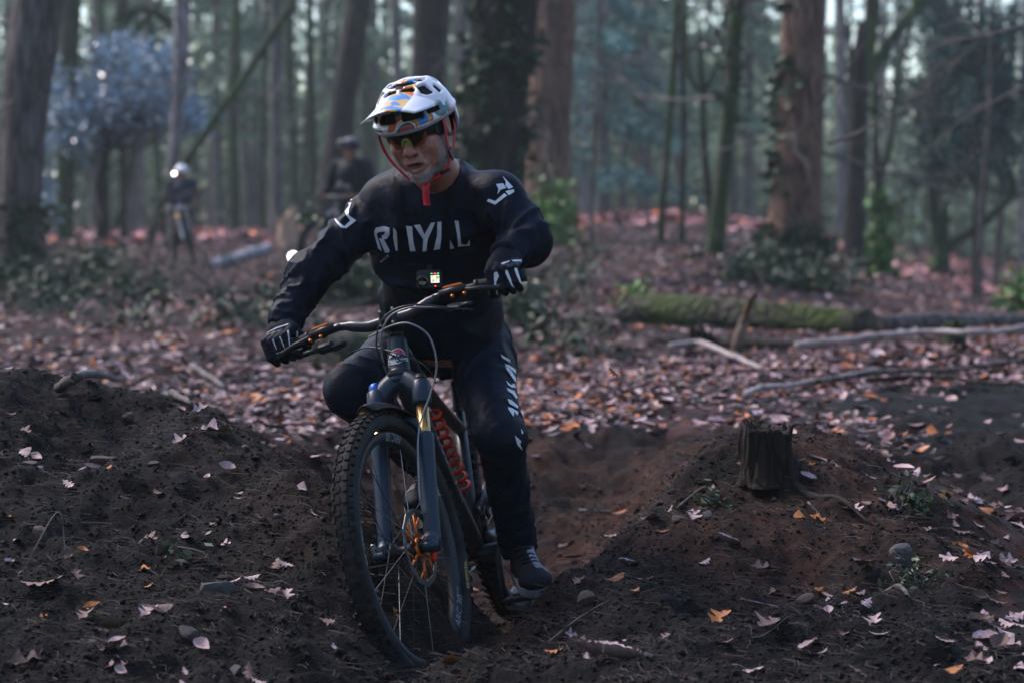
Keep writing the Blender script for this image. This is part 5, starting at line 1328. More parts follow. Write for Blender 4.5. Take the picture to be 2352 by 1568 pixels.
# torso sections along the spine: (v, centre u, half width px, depth)
T0, T1 = P(1012, 790, 7.06), P(1006, 388, 6.70)
SEC = [(0, .182, .14), (.2, .172, .142), (.36, .158, .135), (.44, .155, .125), (.52, .18, .15), (.64, .184, .142), (.8, .176, .128), (.9, .16, .1), (.955, .12, .08), (1., .072, .066)]
sp_ax = (T1-T0)/np.linalg.norm(T1-T0); sp_L = np.linalg.norm(T1-T0); sp_f = np.cross(sp_ax, latb); sp_f /= np.linalg.norm(sp_f); sp_l = np.cross(sp_f, sp_ax)
if sp_f[1] > 0: sp_f = -sp_f
def torso(p, grow=0.):
    q = p-T0; t = q@sp_ax/sp_L; x = q@sp_l; y = q@sp_f; tt = np.clip(t, 0, 1)
    a = np.interp(tt, [s[0] for s in SEC], [s[1] for s in SEC])+grow; b = np.interp(tt, [s[0] for s in SEC], [s[2] for s in SEC])+grow
    cx = np.interp(tt, [0, .4, .55, 1], [.008, 0, 0, 0])*1.
    k = (np.abs((x-cx)/a)**2.3+np.abs(y/b)**2.3)**(1/2.3)
    d = (k-1)*np.minimum(a, b); return np.maximum(d, np.maximum(-t, t-1)*sp_L)
HP = P(957, 292, 6.5)
HR = np.array(Matrix.Rotation(RAD(-14.5), 3, 'Z')) @ np.array([[0, 1, 0], [-1, 0, 0], [0, 0, 1.]]) @ rotm((0, 1, 0), RAD(18)) @ rotm((1, 0, 0), RAD(11))
def to_head(p): return (p-HP)@HR
NECK0 = HP+HR@np.array([-.025, 0, -.075]); NECK1 = T1-sp_ax*.03+np.array([0, .0, 0.])
def head_sdf(p):
    q = to_head(p); m = np.array([1, -1, 1.]); qs = q.copy(); qs[:, 1] = np.abs(q[:, 1])
    d = s_ell(q, (-.012, 0, .028), (.1, .078, .092))
    d = smin(d, s_ell(q, (.026, 0, -.052), (.066, .06, .072)), .03)
    d = smin(d, s_ell(qs, (-.0, .05, -.07), (.045, .018, .035)), .03)
    d = smin(d, s_ell(q, (.073, 0, -.112), (.021, .029, .02)), .022)
    d = smin(d, s_ell(qs, (.06, .04, -.034), (.03, .025, .028)), .02)
    d = smin(d, s_cap(qs, (.088, .012, .024), (.066, .052, .02), .012, .009), .014)
    d = smax(d, -s_ell(qs, (.1, .033, -.001), (.02, .021, .0135)), .012)
    d = smin(d, s_ell(qs, (.074, .033, -.002), (.018, .02, .0155)), .004)
    d = smax(d, -s_ell(qs, (.0945, .033, -.002), (.012, .015, .0028)), .003)
    d = smin(d, s_cap(q, (.088, 0, .012), (.112, 0, -.036), .0085, .013), .01)
    d = smin(d, s_ell(q, (.115, 0, -.041), (.013, .0135, .012)), .006)
    d = smin(d, s_ell(qs, (.1, .0145, -.0445), (.0125, .008, .0085)), .006)
    d = smax(d, -s_ell(qs, (.107, .0075, -.0525), (.006, .004, .004)), .003)
    d = smin(d, s_ell(q, (.082, 0, -.074), (.022, .032, .024)), .014)
    d = smin(d, s_cap(qs, (.1015, 0, -.0705), (.086, .027, -.0735), .0062, .004), .005)
    d = smin(d, s_cap(qs, (.0965, 0, -.0955), (.083, .027, -.083), .0076, .004), .005)
    d = smax(d, -s_ell(q, (.1, 0, -.0825), (.016, .0235, .0082)), .003)
    d = smax(d, -s_cap(qs, (.1, .026, -.04), (.088, .036, -.078), .0042), .004)
    ear = s_ell(qs, (-.006, .083, -.008), (.02, .0095, .032), rotm((0, 0, 1), .25)); ear = smax(ear, -s_ell(qs, (.0, .092, -.006), (.012, .007, .021)), .004); d = smin(d, ear, .006)
    return d
def head_color(q):
    n = len(q); y = np.abs(q[:, 1]); c = np.tile(np.array([.44, .2, .145]), (n, 1))
    def bl(mask, colr): c[:] = c*(1-mask[:, None])+np.array(colr)*mask[:, None]
    bl(np.exp(-(((q[:, 0]-.115)/.02)**2+((q[:, 2]+.042)/.018)**2))*.5, (.42, .15, .12)); bl(np.exp(-(((y-.045)/.022)**2+((q[:, 2]+.03)/.022)**2))*.4, (.42, .16, .13))
    nb = fbm(q[:, 0]*160, q[:, 1]*160, q[:, 2]*160, 2, 5)*.3
    line = -.1+.056*sstep(.044, .068, y)
    beard = sstep(.006, -.012, q[:, 2]-line)*sstep(-.035, .0, q[:, 0])
    beard = np.maximum(beard, np.exp(-((q[:, 2]+.064)/.006)**2)*(y < .036)*(q[:, 0] > .078)*.35)
    beard = np.maximum(beard, np.exp(-((y-.033)/.008)**2)*(q[:, 2] < -.062)*(q[:, 0] > .05)*.35)
    beard *= sstep(-.145, -.125, q[:, 2])
    bl(np.clip(beard*(.6+nb*.9), 0, 1), (.34, .3, .285))
    bl(np.exp(-((q[:, 2]+.082)/.008)**2-(y/.018)**2)*(q[:, 0] > .09)*.75, (.3, .1, .09))
    bl(np.exp(-((q[:, 2]+.0825)/.0055)**2-(y/.02)**2)*(q[:, 0] < .1015)*(q[:, 0] > .07), (.03, .01, .01))
    side = sstep(.062, .07, y)*sstep(.045, .02, q[:, 0])*sstep(-.035, -.045, q[:, 0]*-1-.02)*(q[:, 2] > -.05)
    bl(np.clip(np.exp(-((q[:, 0]-.022)/.014)**2)*sstep(.058, .066, y)*(q[:, 2] > -.06)*(.5+nb), 0, 1), (.25, .22, .21))
    bl(sstep(-.03, -.05, q[:, 0])*(q[:, 2] > -.06)*.9, (.16, .145, .14))
    return c
def body(p):
    d = s_cap(p, NECK0, NECK1, .056, .064)
    d = smin(d, torso(p, -.03), .04)
    for a, b, r1, r2 in ((J['shR'], J['elR'], .05, .042), (J['elR'], J['wrR'], .042, .029), (J['shL'], J['elL'], .05, .042), (J['elL'], J['wrL'], .042, .029),
                         (J['hipR'], J['kneeR'], .08, .056), (J['kneeR'], J['ankR'], .054, .036), (J['hipL'], J['kneeL'], .08, .056), (J['kneeL'], J['ankL'], .054, .036)):
        d = smin(d, s_cap(p, a, b, r1, r2), .03)
    m = p[:, 2] > HP[2]-.2
    if m.any():
        dd = d[m]; pm = p[m]; near = np.linalg.norm(pm-HP, axis=1) < .24; d2 = np.full(len(pm), 9.); d2[near] = head_sdf(pm[near]); d[m] = smin(dd, d2, .012)
    return d
def nonuni(lo, hi, f0, f1, h, H):
    return np.concatenate([np.arange(lo, f0-H*.5, H), np.arange(f0, f1, h), np.arange(f1, hi+H, H)])
xs = nonuni(-.75, .2, HP[0]-.125, HP[0]+.125, .0031, .016); ys = nonuni(6.2, 7.35, HP[1]-.15, HP[1]+.15, .0031, .016); zs = nonuni(-.2, HP[2]+.14, HP[2]-.15, HP[2]+.06, .0031, .016)
V, F = surface_nets(body, xs, ys, zs)
me = mesh_np('body', V, F, M_SKIN); attr_col(me, 'skin_col', np.where((np.linalg.norm(V-HP, axis=1) < .19)[:, None], head_color(to_head(V)), np.array([.44, .2, .145])))
bodyo = link('body', me, rider); print('body', len(V))
HB = bvh_of(V[np.linalg.norm(V-HP, axis=1) < .3], []) if False else None
# ---- clothes
def fold_noise(p, s, seed): return fbm(p[:, 0]*s, p[:, 1]*s, p[:, 2]*s, 2, seed)
def ridge(n): return (1-np.clip(np.abs(n)*1.5, 0, 1))**2
def limb_folds(p, a, b, freq, amp, seed, lo=0., hi=1.):
    """creases that run slantwise round a sleeve or trouser leg"""
    ba = b-a; L = np.linalg.norm(ba); ax = ba/L; s_ = (p-a)@ax; t = s_/L; q = p-a-s_[:, None]*ax; r = np.linalg.norm(q, axis=1)[:, None]+1e-6; q = q/r
    env = sstep(lo-.15, lo+.15, t)*(1-sstep(hi-.05, hi+.15, t))
    n = fbm(q[:, 0]*.8+s_*6, q[:, 1]*.8, s_*freq*.22+q[:, 2]*1.3, 2, seed)
    return amp*env*(ridge(n)*1.7-.4+.5*fbm(s_*9, q[:, 0]*.7, q[:, 2]*.7, 1, seed+3))
HEM = -.0
def jersey(p):
    d = torso(p)
    q = p-T0; t = q@sp_ax/sp_L; x = q@sp_l; y = q@sp_f
    d = d-.02*np.exp(-((t-.52)/.035)**2)*(1+.35*np.sin(x*40))+.01*np.exp(-((t-.455)/.02)**2)-.007*np.exp(-((t-.30)/.03)**2)*np.sin(x*33+1)
    ds = 9.
    for sh, el, wr, sd_ in ((J['shR'], J['elR'], J['wrR'], 1), (J['shL'], J['elL'], J['wrL'], 2)):
        up = s_cap(p, sh, el, .068, .058); fo = s_cap(p, el, wr, .056, .038)
        up = up+limb_folds(p, sh, el, 80, -.0095, sd_*10, .15, 1.)+.002*np.exp(-((((p-sh)@(el-sh))/((el-sh)@(el-sh))-.13)/.012)**2); fo = fo+limb_folds(p, el, wr, 125, -.0085, sd_*10+4, 0, .95)
        arm = smin(up, fo, .025); ax = (wr-el)/np.linalg.norm(wr-el); arm = smax(arm, (p-wr)@ax-.012, .006)
        d = smin(d, arm, .028); d = smin(d, s_cap(p, T1-sp_ax*.055+(sh-T1)*.12, sh+np.array([0, 0, .012]), .052, .062), .03)
    d = d-.009*ridge(fbm(x*7+t*2.2, t*3.2-x*2, y*4, 2, 41))*(t > -.1)-.0035*np.clip(fold_noise(p, 8, 44), -1, 1)-.0065*ridge(fbm(x*16+t*2, t*3, y*8, 2, 43))*sstep(.42, .2, t)
    d = smax(d, -s_cap(p, NECK0+(NECK0-NECK1), NECK1, .066, .064), .008)
    return smax(d, (-t)*sp_L-.0+.01*np.sin(x*30), .008)
lo = np.array([-.75, 6.3, T0[2]-.04]); hi = np.array([.22, 7.28, 1.08])
V, F = surface_nets(jersey, *grid_for(lo, hi, .0062)); jo = link('jersey', mesh_np('jersey', V, F, M_JERSEY), rider); jb = bvh_of(V, F); print('jersey', len(V))
def trousers(p):
    pel = s_ell(p, (J['hipR']+J['hipL'])/2+np.array([0, .06, .02]), (.175, .15, .13)); d = pel
    for h, k, a, sd_ in ((J['hipR'], J['kneeR'], J['ankR'], 51), (J['hipL'], J['kneeL'], J['ankL'], 61)):
        th = s_cap(p, h, k, .098, .074 if sd_ == 51 else .07)+limb_folds(p, h, k, 60, -.007, sd_, .0, .5)+limb_folds(p, h, k, 75, -.006, sd_+3, .75, 1.1)
        shn = s_cap(p, k, a, .07 if sd_ == 51 else .064, .05)+limb_folds(p, k, a, 85, -.007, sd_+5, .0, .5)+limb_folds(p, k, a, 110, -.009, sd_+6, .6, 1.1)
        shn = smin(shn, s_cap(p, k+(a-k)*.2+np.array([0, .03, 0]), k+(a-k)*.6+np.array([0, .025, 0]), .055, .045), .03)
        ax = (a-k)/np.linalg.norm(a-k); shn = smax(shn, (p-a)@ax-.012, .006); d = smin(d, smin(th, shn, .03), .03)
    return d-.003*fold_noise(p, 9, 71)
lo = np.min([J[k] for k in ('hipR', 'hipL', 'kneeR', 'kneeL', 'ankR', 'ankL')], 0)-.13; hi = np.max([J[k] for k in ('hipR', 'hipL', 'kneeR', 'kneeL', 'ankR', 'ankL')], 0)+np.array([.13, .25, .17])
V, F = surface_nets(trousers, *grid_for(lo, hi, .0068)); to = link('trousers', mesh_np('trousers', V, F, M_TROUS), rider); tb_ = bvh_of(V, F); print('trousers', len(V))
# ---- shoes
M_SHOE = mat('dark_shoe_upper', (.006, .008, .013), (.013, .015, .022), sc=30, rough=.65, spec=.12, bump=.2, bsc=200); M_SUEDE = mat('grey_suede', (.2, .19, .2), (.34, .33, .34), sc=18, rough=.9); M_SOLE = mat('grey_rubber_sole', (.12, .12, .125), (.2, .19, .19), sc=25, rough=.7)
for s_ in (1, -1):
    c, fd, up, sd = SOLE[s_]; R = np.stack([fd, sd, up], 1); out = sd*(1 if (sd@(bR@yA))*s_ > 0 else -1)
    def loc(p): return (p-c)@R
    def upper(p):
        q = loc(p); d = s_cap(q, (.07, 0, .036), (-.06, 0, .045), .04, .036); d = smin(d, s_ell(q, (.095, 0, .03), (.05, .046, .03)), .025); d = smin(d, s_cap(q, (-.075, 0, .05), (-.105, 0, .1), .036, .038), .03)
        d = smin(d, s_cap(q, (.03, 0, .055), (-.07, 0, .095), .02, .03), .02)
        return smax(d, .012-q[:, 2], .004)+.0012*fold_noise(p, 60, 81)
    def sole(p):
        q = loc(p); d = s_cap(q*np.array([1, 1, 0]), (.085, 0, 0), (-.085, 0, 0), .05, .04); return smax(d, np.abs(q[:, 2]-.008)-.013-.006*sstep(.06, .14, q[:, 0]), .005)
    g_ = grid_for(c-.2, c+.2, .005)
    V, F = surface_nets(upper, *g_); q = (V-c)@R; sdl = (V-c)@out
    fi = np.array([(sdl[f].mean() > .006 and q[f, 2].mean() < .1 and q[f, 0].mean() < .095 and q[f, 0].mean() > -.09) for f in F]).astype(int)
    sh = link('shoe', mesh_np('shoe', V, F, [M_SHOE, M_SUEDE], True, fi), rider)
    V2, F2 = surface_nets(sole, *g_); link('sole', mesh_np('sole', V2, F2, M_SOLE), sh)
    sb_ = bvh_of(V, F); mb = MB()
    for i in range(5):
        x0 = .045-.024*i; pts = []
        for t in np.linspace(-1, 1, 9):
            p = c+R@np.array([x0+.006*(1-t*t)-.01*abs(t), t*.024, .2]); h = sb_.ray_cast(Vector(p), Vector(-up))
            if h[0] is not None: pts.append(np.array(h[0])+up*.002)
        if len(pts) > 3: mb.tube(pts, .0026, 5)
    if mb.F: mb.obj('laces', M_BLACK, sh)
# ---- gloves
def hand(s_):
    c, e1, e2, e3 = GF[s_]; R = np.stack([e1, e2, e3], 1); wr = J['wr'+('L' if s_ > 0 else 'R')]; el = J['el'+('L' if s_ > 0 else 'R')]; ax = (el-wr)/np.linalg.norm(el-wr); pt = lambda s, th, r: np.array([s, r*math.sin(RAD(th)), r*math.cos(RAD(th))])
    wq = (wr-c)@R; W2 = (wr+ax*.035-c)@R; ln = (1., 1.06, 1.02, .9)
    def f(p):
        q = (p-c)@R; d = 9.; palm = s_cap(q, wq, W2, .031, .034)
        mcps = []
        for i in range(4):
            s = -.036+.0228*i; k = ln[i]; m_ = pt(s*1.02, -22, .047); mcps.append(m_)
            pts = [m_, pt(s, 48*k, .0455), pt(s*.98, 118*k, .0385), pt(s*.97, 182*k, .0345)]; rr = (.0136, .0122, .0112, .0098); fin = 9.
            for a in range(3): fin = smin(fin, s_cap(q, pts[a], pts[a+1], rr[a], rr[a+1]), .004)
            d = smin(d, fin, .0035)
            palm = smin(palm, s_cap(q, m_, wq*.75+m_*.25, .0145, .02), .012)
        palm = smin(palm, s_ell(q, (mcps[0]+mcps[3])/2*.6+wq*.4, (.042, .03, .026)), .02)
        d = smin(d, palm, .007)
        th0, th1, th2, th3 = pt(-.03, -60, .05), pt(-.052, -95, .045), pt(-.05, -150, .036), pt(-.043, -205, .0335)
        tmb = smin(smin(s_cap(q, th0, th1, .017, .0145), s_cap(q, th1, th2, .0145, .0125), .004), s_cap(q, th2, th3, .0125, .0105), .004)
        d = smin(d, tmb, .008)
        return d-.0007*np.sin(q[:, 2]*500+q[:, 1]*300)*np.exp(-((q[:, 2]-.0)/.05)**2)
    V, F = surface_nets(f, *grid_for(c-np.array([.11, .14, .1]), c+np.array([.11, .13, .14]), .0026)); o = link('glove', mesh_np('glove', V, F, M_GLOVE), rider); return o, bvh_of(V, F)
gL, gLb = hand(1); gR, gRb = hand(-1)
# ---- head gear, in head coordinates
MH = m4(HR, HP); HSH = np.array([.002, 0, -.016]); MHH = m4(HR, HP+HR@HSH)
HPt = lambda mb, name, m, par=None, M=None: mb.obj(name, m, par or rider, M or MH)
ec = MB()
for y in (-.033, .033): ec.ball((.0795, y, -.002), .0128, 14, 10)
HPt(ec, 'eyes', mat('eye_white', (.42, .38, .36), rough=.25), bodyo)
ec = MB()
for y in (-.033, .033): ec.ball((.0895, y-.001, -.0035), (.0035, .0055, .0055), 12, 8)
HPt(ec, 'irises', mat('eye_iris', (.03, .025, .02), rough=.15), bodyo)
eb = MB()
for s_ in (-1, 1): eb.tube([(.0985, s_*.014, .024), (.097, s_*.03, .029), (.083, s_*.052, .024)], [.0035, .0045, .002], 6, 0, True, (1, .7))
HPt(eb, 'eyebrows', mat('grey_brow', (.14, .12, .11), rough=.9), bodyo)
# beard: short grey hairs growing from the skin
sel = np.nonzero(np.linalg.norm(np.array([v.co[:] for v in bodyo.data.vertices])-HP, axis=1) < .2)[0]
VV = np.array([v.co[:] for v in bodyo.data.vertices]); NN = np.zeros((len(VV)*3), np.float32); bodyo.data.vertices.foreach_get('normal', NN); NN = NN.reshape(-1, 3)
q = to_head(VV[sel]); y = np.abs(q[:, 1]); rb = np.random.default_rng(3)
lowface = (q[:, 2] < -.103+.056*sstep(.044, .068, y)) & (q[:, 0] > -.005) & (q[:, 2] > -.14)
mous = (np.abs(q[:, 2]+.063) < .006) & (y < .034) & (q[:, 0] > .078)
mouth = (np.abs(q[:, 2]+.079) < .0125) & (y < .024)
burn = (np.abs(q[:, 0]-.02) < .012) & (y > .06) & (q[:, 2] > -.07) & (q[:, 2] < .03)
idx = sel[((lowface | (mous & (rb.uniform(0, 1, len(y)) < .35))) & ~mouth) | burn]; mb = []
hairs = rb.choice(idx, 5200); base = VV[hairs]+rb.normal(0, .0012, (5200, 3)); nr = NN[hairs]; down = HR@np.array([.1, 0, -1.]); dr = nr*.7+down*.6+rb.normal(0, .35, (5200, 3)); dr /= np.linalg.norm(dr, axis=1)[:, None]
Lh = rb.uniform(.004, .0095, (5200, 1)); sdv = np.cross(dr, rb.normal(0, 1, (5200, 3))); sdv /= np.linalg.norm(sdv, axis=1)[:, None]; w_ = .0003
V = np.stack([base-sdv*w_-nr*.001, base+sdv*w_-nr*.001, base+dr*Lh+sdv*w_*.4, base+dr*Lh-sdv*w_*.4], 1).reshape(-1, 3)
link('beard', mesh_np('beard', V, np.arange(len(V)).reshape(-1, 4), mat('grey_beard_hair', (.26, .24, .23), (.55, .52, .5), sc=150, rough=.6, lo=.4, hi=.6)), bodyo)
# helmet shell with real vents
HC = np.array([-.012, 0, .036])
VENTS = [(0, 66, 7, 8), (17, 17, 13, 6), (-17, 17, 13, 6), (47, 17, 11, 4.8), (-47, 17, 11, 4.8), (20, 52, 13, 5.5), (-20, 52, 13, 5.5), (54, 46, 13, 9), (-54, 46, 13, 9), (30, 69, 20, 6), (-30, 69, 20, 6), (90, 40, 9, 7), (-90, 40, 9, 7), (80, 66, 16, 6), (-80, 66, 16, 6), (130, 45, 10, 8), (-130, 45, 10, 8), (160, 68, 16, 6), (180, 40, 9, 8)]
def zcut(x): return -.045+.077*sstep(-.085, -.025, x)-.004*sstep(.05, .12, x)
def helm(q, r, cut=True):
    d = s_ell(q, HC, r)
    d = smin(d, s_ell(q, (-.075, 0, .0), (.062, .088, .06)), .03) if r[0] > .13 else d
    d = d-.006*np.exp(-((np.abs(q[:, 1])-.055)/.014)**2)*sstep(.06, .1, q[:, 2])-.004*np.exp(-((q[:, 2]-.05)/.007)**2)
    return d
def shell(q):
    d = smax(helm(q, (.141, .109, .112)), -s_ell(q, HC, (.121, .09, .094)), .003)
    d = smax(d, zcut(q[:, 0])-q[:, 2], .008)
    v = q-HC; az = np.degrees(np.arctan2(v[:, 1], v[:, 0])); el = np.degrees(np.arctan2(v[:, 2], np.hypot(v[:, 0], v[:, 1]))); R_ = np.linalg.norm(v, axis=1)
    for a, e_, ha, he in VENTS:
        da = (az-a+180) % 360-180; k = np.cos(np.radians(e_)); ux = np.abs(da)*k-(ha-2.4)*k; uy = np.abs(el-e_)-(he-2.4)
        dv = (np.hypot(np.maximum(ux, 0), np.maximum(uy, 0))+np.minimum(np.maximum(ux, uy), 0)-2.4)*np.pi/180*R_
        d = smax(d, -np.maximum(dv, .105-R_), .003)
    return d
V, F = surface_nets(shell, np.arange(-.165, .15, .0027), np.arange(-.125, .125, .0027), np.arange(-.07, .162, .0027)); print('helmet', len(V))
M_HEL = bpy.data.materials.new('helmet_paint'); g = NG(M_HEL); b_ = g.b; v = g.coord()
sx = g.n('ShaderNodeSeparateXYZ'); g.l(v, sx.inputs[0])
pal = [(0, (.02, .09, .3)), (.22, (.05, .2, .5)), (.36, (.62, .36, .04)), (.46, (.6, .13, .04)), (.56, (.75, .72, .78)), (.68, (.03, .16, .14)), (.78, (.5, .09, .12)), (.9, (.7, .5, .12))]
ns = g.noise(v, 14, 2, .4); art = g.ramp(ns, [((p-.5)*.62+.5, c) for p, c in pal], 'CONSTANT')
def mr(src, a, b): m_ = g.n('ShaderNodeMapRange', interpolation_type='SMOOTHSTEP'); m_.inputs[1].default_value = a; m_.inputs[2].default_value = b; g.l(src, m_.inputs[0]); return m_.outputs[0]
def mul(a, b, op='MULTIPLY'):
    m_ = g.n('ShaderNodeMath', operation=op)
    for i, w in enumerate((a, b)):
        if isinstance(w, (int, float)): m_.inputs[i].default_value = w
        else: g.l(w, m_.inputs[i])
    return m_.outputs[0]
low = mul(mr(sx.outputs[2], .085, .075), mr(sx.outputs[2], .04, .046)); low = mul(low, mr(sx.outputs[0], -.02, .02))
ay = mul(mul(sx.outputs[1], .012, 'SUBTRACT'), 0, 'ADD'); ab = g.n('ShaderNodeMath', operation='ABSOLUTE'); g.l(ay, ab.inputs[0])
mid = mul(mr(ab.outputs[0], .034, .03), mr(sx.outputs[0], -.03, .0))
mask = mul(low, mid, 'MAXIMUM'); back = mul(mr(sx.outputs[2], .03, .02), mr(sx.outputs[0], -.03, -.05)); mask = mul(mask, back, 'MAXIMUM')
wht = g.ramp(g.noise(v, 9, 3), [(.4, (.78, .76, .82)), (.62, (.8, .74, .76)), (.74, (.78, .55, .5))])
g.l(g.mix(mask, wht, art), b_.inputs['Base Color']); b_.inputs['Roughness'].default_value = .32; b_.inputs['Coat Weight'].default_value = .3
rimz = np.array([V[f, 2].mean()-zcut(np.array([V[f, 0].mean()]))[0] for f in F]); rad_ = s_ell(V[F].mean(1), HC, (.128, .097, .1))
hel = link('helmet', mesh_np('helmet', V, F, [M_HEL, mat('grey_helmet_rim', (.3, .29, .33), rough=.5), mat('dark_foam', (.012, .012, .014), rough=.9)], True, np.where(s_ell(V[F].mean(1), HC, (.1365, .1045, .1075)) < .0, 2, np.where(rimz < .011, 1, 0))), rider, MHH)
HPt(MB().ball(HC, (.119, .088, .092), 32, 20), 'helmet_liner', mat('helmet_liner', (.01, .01, .012), rough=.9), hel, MHH)
hb2 = bvh_of(((V+HSH)@HR.T)+HP, F)
# visor
def vis(s, t):
    w = .1-.024*t; x0 = .07-.062*abs(s)**2.2; x = x0*(1-t)+(.207-.012*s*s)*t; z = (.131-.062*abs(s)**2.2)*(1-t)+(.118-.02*s*s)*t+.006*math.cos(s*9)*(1-t)*t
    return (x, s*w, z)
ns_, nt_ = 29, 11; V = [vis(-1+2*i/(ns_-1), j/(nt_-1)) for i in range(ns_) for j in range(nt_)]; F = [(i*nt_+j, (i+1)*nt_+j, (i+1)*nt_+j+1, i*nt_+j+1) for i in range(ns_-1) for j in range(nt_-1)]
vo = HPt(MB().add(V, F), 'visor', M_HEL, hel, MHH); sm_ = vo.modifiers.new('s', 'SOLIDIFY'); sm_.thickness = .0045; sm_.offset = 1
# straps
def ribbon(pts, w, out, name, m, n=6):
    c = catmull(pts, n); T = np.gradient(c, axis=0); T /= np.linalg.norm(T, axis=1)[:, None]; V, F = [], []
    for i in range(len(c)):
        s_ = np.cross(T[i], np.asarray(out(c[i]), float)); s_ /= np.linalg.norm(s_)+1e-9; o_ = np.cross(s_, T[i])*.0009
        V += [c[i]-s_*w/2-o_, c[i]+s_*w/2-o_, c[i]+s_*w/2+o_, c[i]-s_*w/2+o_]
    for i in range(len(c)-1):
        for k in range(4): F.append((i*4+k, i*4+(k+1) % 4, i*4+4+(k+1) % 4, i*4+4+k))
    F += [(0, 1, 2, 3), tuple(len(V)-4+k for k in (3, 2, 1, 0))]
    return HPt(MB().add(V, F), name, m, hel)
yo = lambda p: (0, math.copysign(1, p[1]) if abs(p[1]) > .02 else .3, -.2)
ribbon([(.03, .088, .04), (.026, .087, .0), (.02, .08, -.05), (.016, .076, -.085)], .017, yo, 'chin_strap', M_REDST)
ribbon([(-.06, .088, .02), (-.04, .09, -.03), (-.006, .083, -.075), (.012, .077, -.092)], .012, yo, 'chin_strap', M_REDST)
ribbon([(.014, .076, -.084), (.022, .066, -.112), (.035, .045, -.134), (.05, .018, -.142), (.055, -.012, -.141)], .017, yo, 'chin_strap', M_REDST)
ribbon([(.03, -.09, .04), (.028, -.1, -.0), (.028, -.094, -.05), (.032, -.07, -.098), (.045, -.038, -.135), (.055, -.01, -.142)], .017, yo, 'chin_strap', M_REDST)
ribbon([(.06, .008, -.141), (.072, .003, -.15), (.074, -.002, -.175), (.07, -.008, -.2)], .02, lambda p: (1, -.2, .1), 'strap_end', M_REDST)
HPt(MB().box((.014, .079, -.088), (.026, .005, .034), rotm((0, 1, 0), .3), 0, .002).box((.03, .054, -.128), (.03, .016, .008), rotm((0, 0, 1), -.6), 0, .002), 'strap_buckle', M_BLACK, hel)
# glasses
M_LENS = bpy.data.materials.new('amber_lens'); g = NG(M_LENS); tr = g.n('ShaderNodeBsdfTransparent'); tr.inputs[0].default_value = (.74, .56, .43, 1); gl = g.n('ShaderNodeBsdfGlossy'); gl.inputs['Roughness'].default_value = .06; gl.inputs[0].default_value = (.9, .7, .5, 1)
mx = g.n('ShaderNodeMixShader'); fr = g.n('ShaderNodeFresnel'); fr.inputs[0].default_value = 1.25; g.l(fr.outputs[0], mx.inputs[0]); g.l(tr.outputs[0], mx.inputs[1]); g.l(gl.outputs[0], mx.inputs[2]); g.l(mx.outputs[0], g.t.nodes['Material Output'].inputs['Surface'])
def lens_x(y): return .113-.0118*(y/.03)**2*.9
V = []; ny_ = 33
for i in range(ny_):
    y = -.071+.142*i/(ny_-1); a = abs(y); bot = -.03+.02*max(0, (a-.045)/.026)**2+(.03*max(0, 1-a/.016)**.8); top = .022-.004*(a/.07)**2
    for j in range(7):
        z = bot+(top-bot)*j/6; V.append((lens_x(y)-abs(z)*.08, y, z))
F = [(i*7+j, (i+1)*7+j, (i+1)*7+j+1, i*7+j+1) for i in range(ny_-1) for j in range(6)]
gl_o = HPt(MB().add(V, F), 'glasses', M_LENS)
M_GF = mat('dark_teal_frame', (.02, .03, .035), rough=.4)
HPt(MB().tube([(lens_x(y)+.001, y, .022-.004*(abs(y)/.07)**2) for y in np.linspace(-.072, .072, 25)], .0035, 8), 'brow_bar', M_GF, gl_o)
for s_ in (-1, 1):
    HPt(MB().tube(catmull([(lens_x(.071), s_*.071, -.012), (lens_x(.071)-.004, s_*.073, .008), (lens_x(.071)-.006, s_*.074, .018), (.03, s_*.083, .014), (-.01, s_*.085, .01)], 5), [.002]*5+[.004]*6+[.0035]*10, 8, 0, True, (1.5, .6)), 'temple_arm', M_GF, gl_o)
HPt(MB().tube(catmull([(.113, -.0135, -.024), (.117, -.008, -.008), (.1185, 0, -.001), (.117, .008, -.008), (.113, .0135, -.024)], 4), .003, 8), 'nose_pad', mat('lime_nose_pad', (.18, .26, .02), rough=.5), gl_o)
# ---- prints on the clothes, harness
cj = (2.851, 600, 150)
R_ = [[(893, 1188), (907, 1158), (965, 1147), (1003, 1158), (1003, 1206), (985, 1234), (952, 1240), (948, 1214), (968, 1204), (972, 1184), (925, 1188), (912, 1200)], [(928, 1228), (962, 1236), (1003, 1312), (1000, 1330), (972, 1330)], [(893, 1192), (913, 1200), (950, 1320), (922, 1300)], [(1029, 1160), (1045, 1172), (1060, 1205), (1070, 1318), (1045, 1315), (1028, 1222)],
      [(1117, 1145), (1160, 1150), (1166, 1250), (1184, 1318), (1147, 1322), (1130, 1230)], [(1172, 1140), (1215, 1135), (1245, 1205), (1290, 1125), (1320, 1120), (1268, 1240), (1258, 1318), (1232, 1322), (1238, 1240)], [(1335, 1118), (1362, 1116), (1362, 1230), (1352, 1305), (1308, 1312), (1332, 1220)], [(1420, 1236), (1452, 1300), (1420, 1305)], [(1453, 1108), (1480, 1110), (1500, 1270), (1535, 1276), (1558, 1240), (1560, 1282), (1478, 1288), (1470, 1200)]]
dec('chest_lettering', R_, *cj, jb, M_JPR, jo, .002, 5.)
dec('sleeve_emblem', [[(1787, 803), (1858, 878), (1830, 893), (1806, 868), (1808, 840)], [(1742, 857), (1790, 852), (1812, 885), (1775, 895), (1752, 928), (1758, 890)], [(1808, 908), (1862, 893), (1866, 910), (1830, 935)], [(1800, 920), (1820, 938), (1735, 1000), (1678, 975), (1690, 958), (1735, 975)]], *cj, jb, M_JWH, jo, .002, 4.)
cs_ = (3.92, 330, 350)
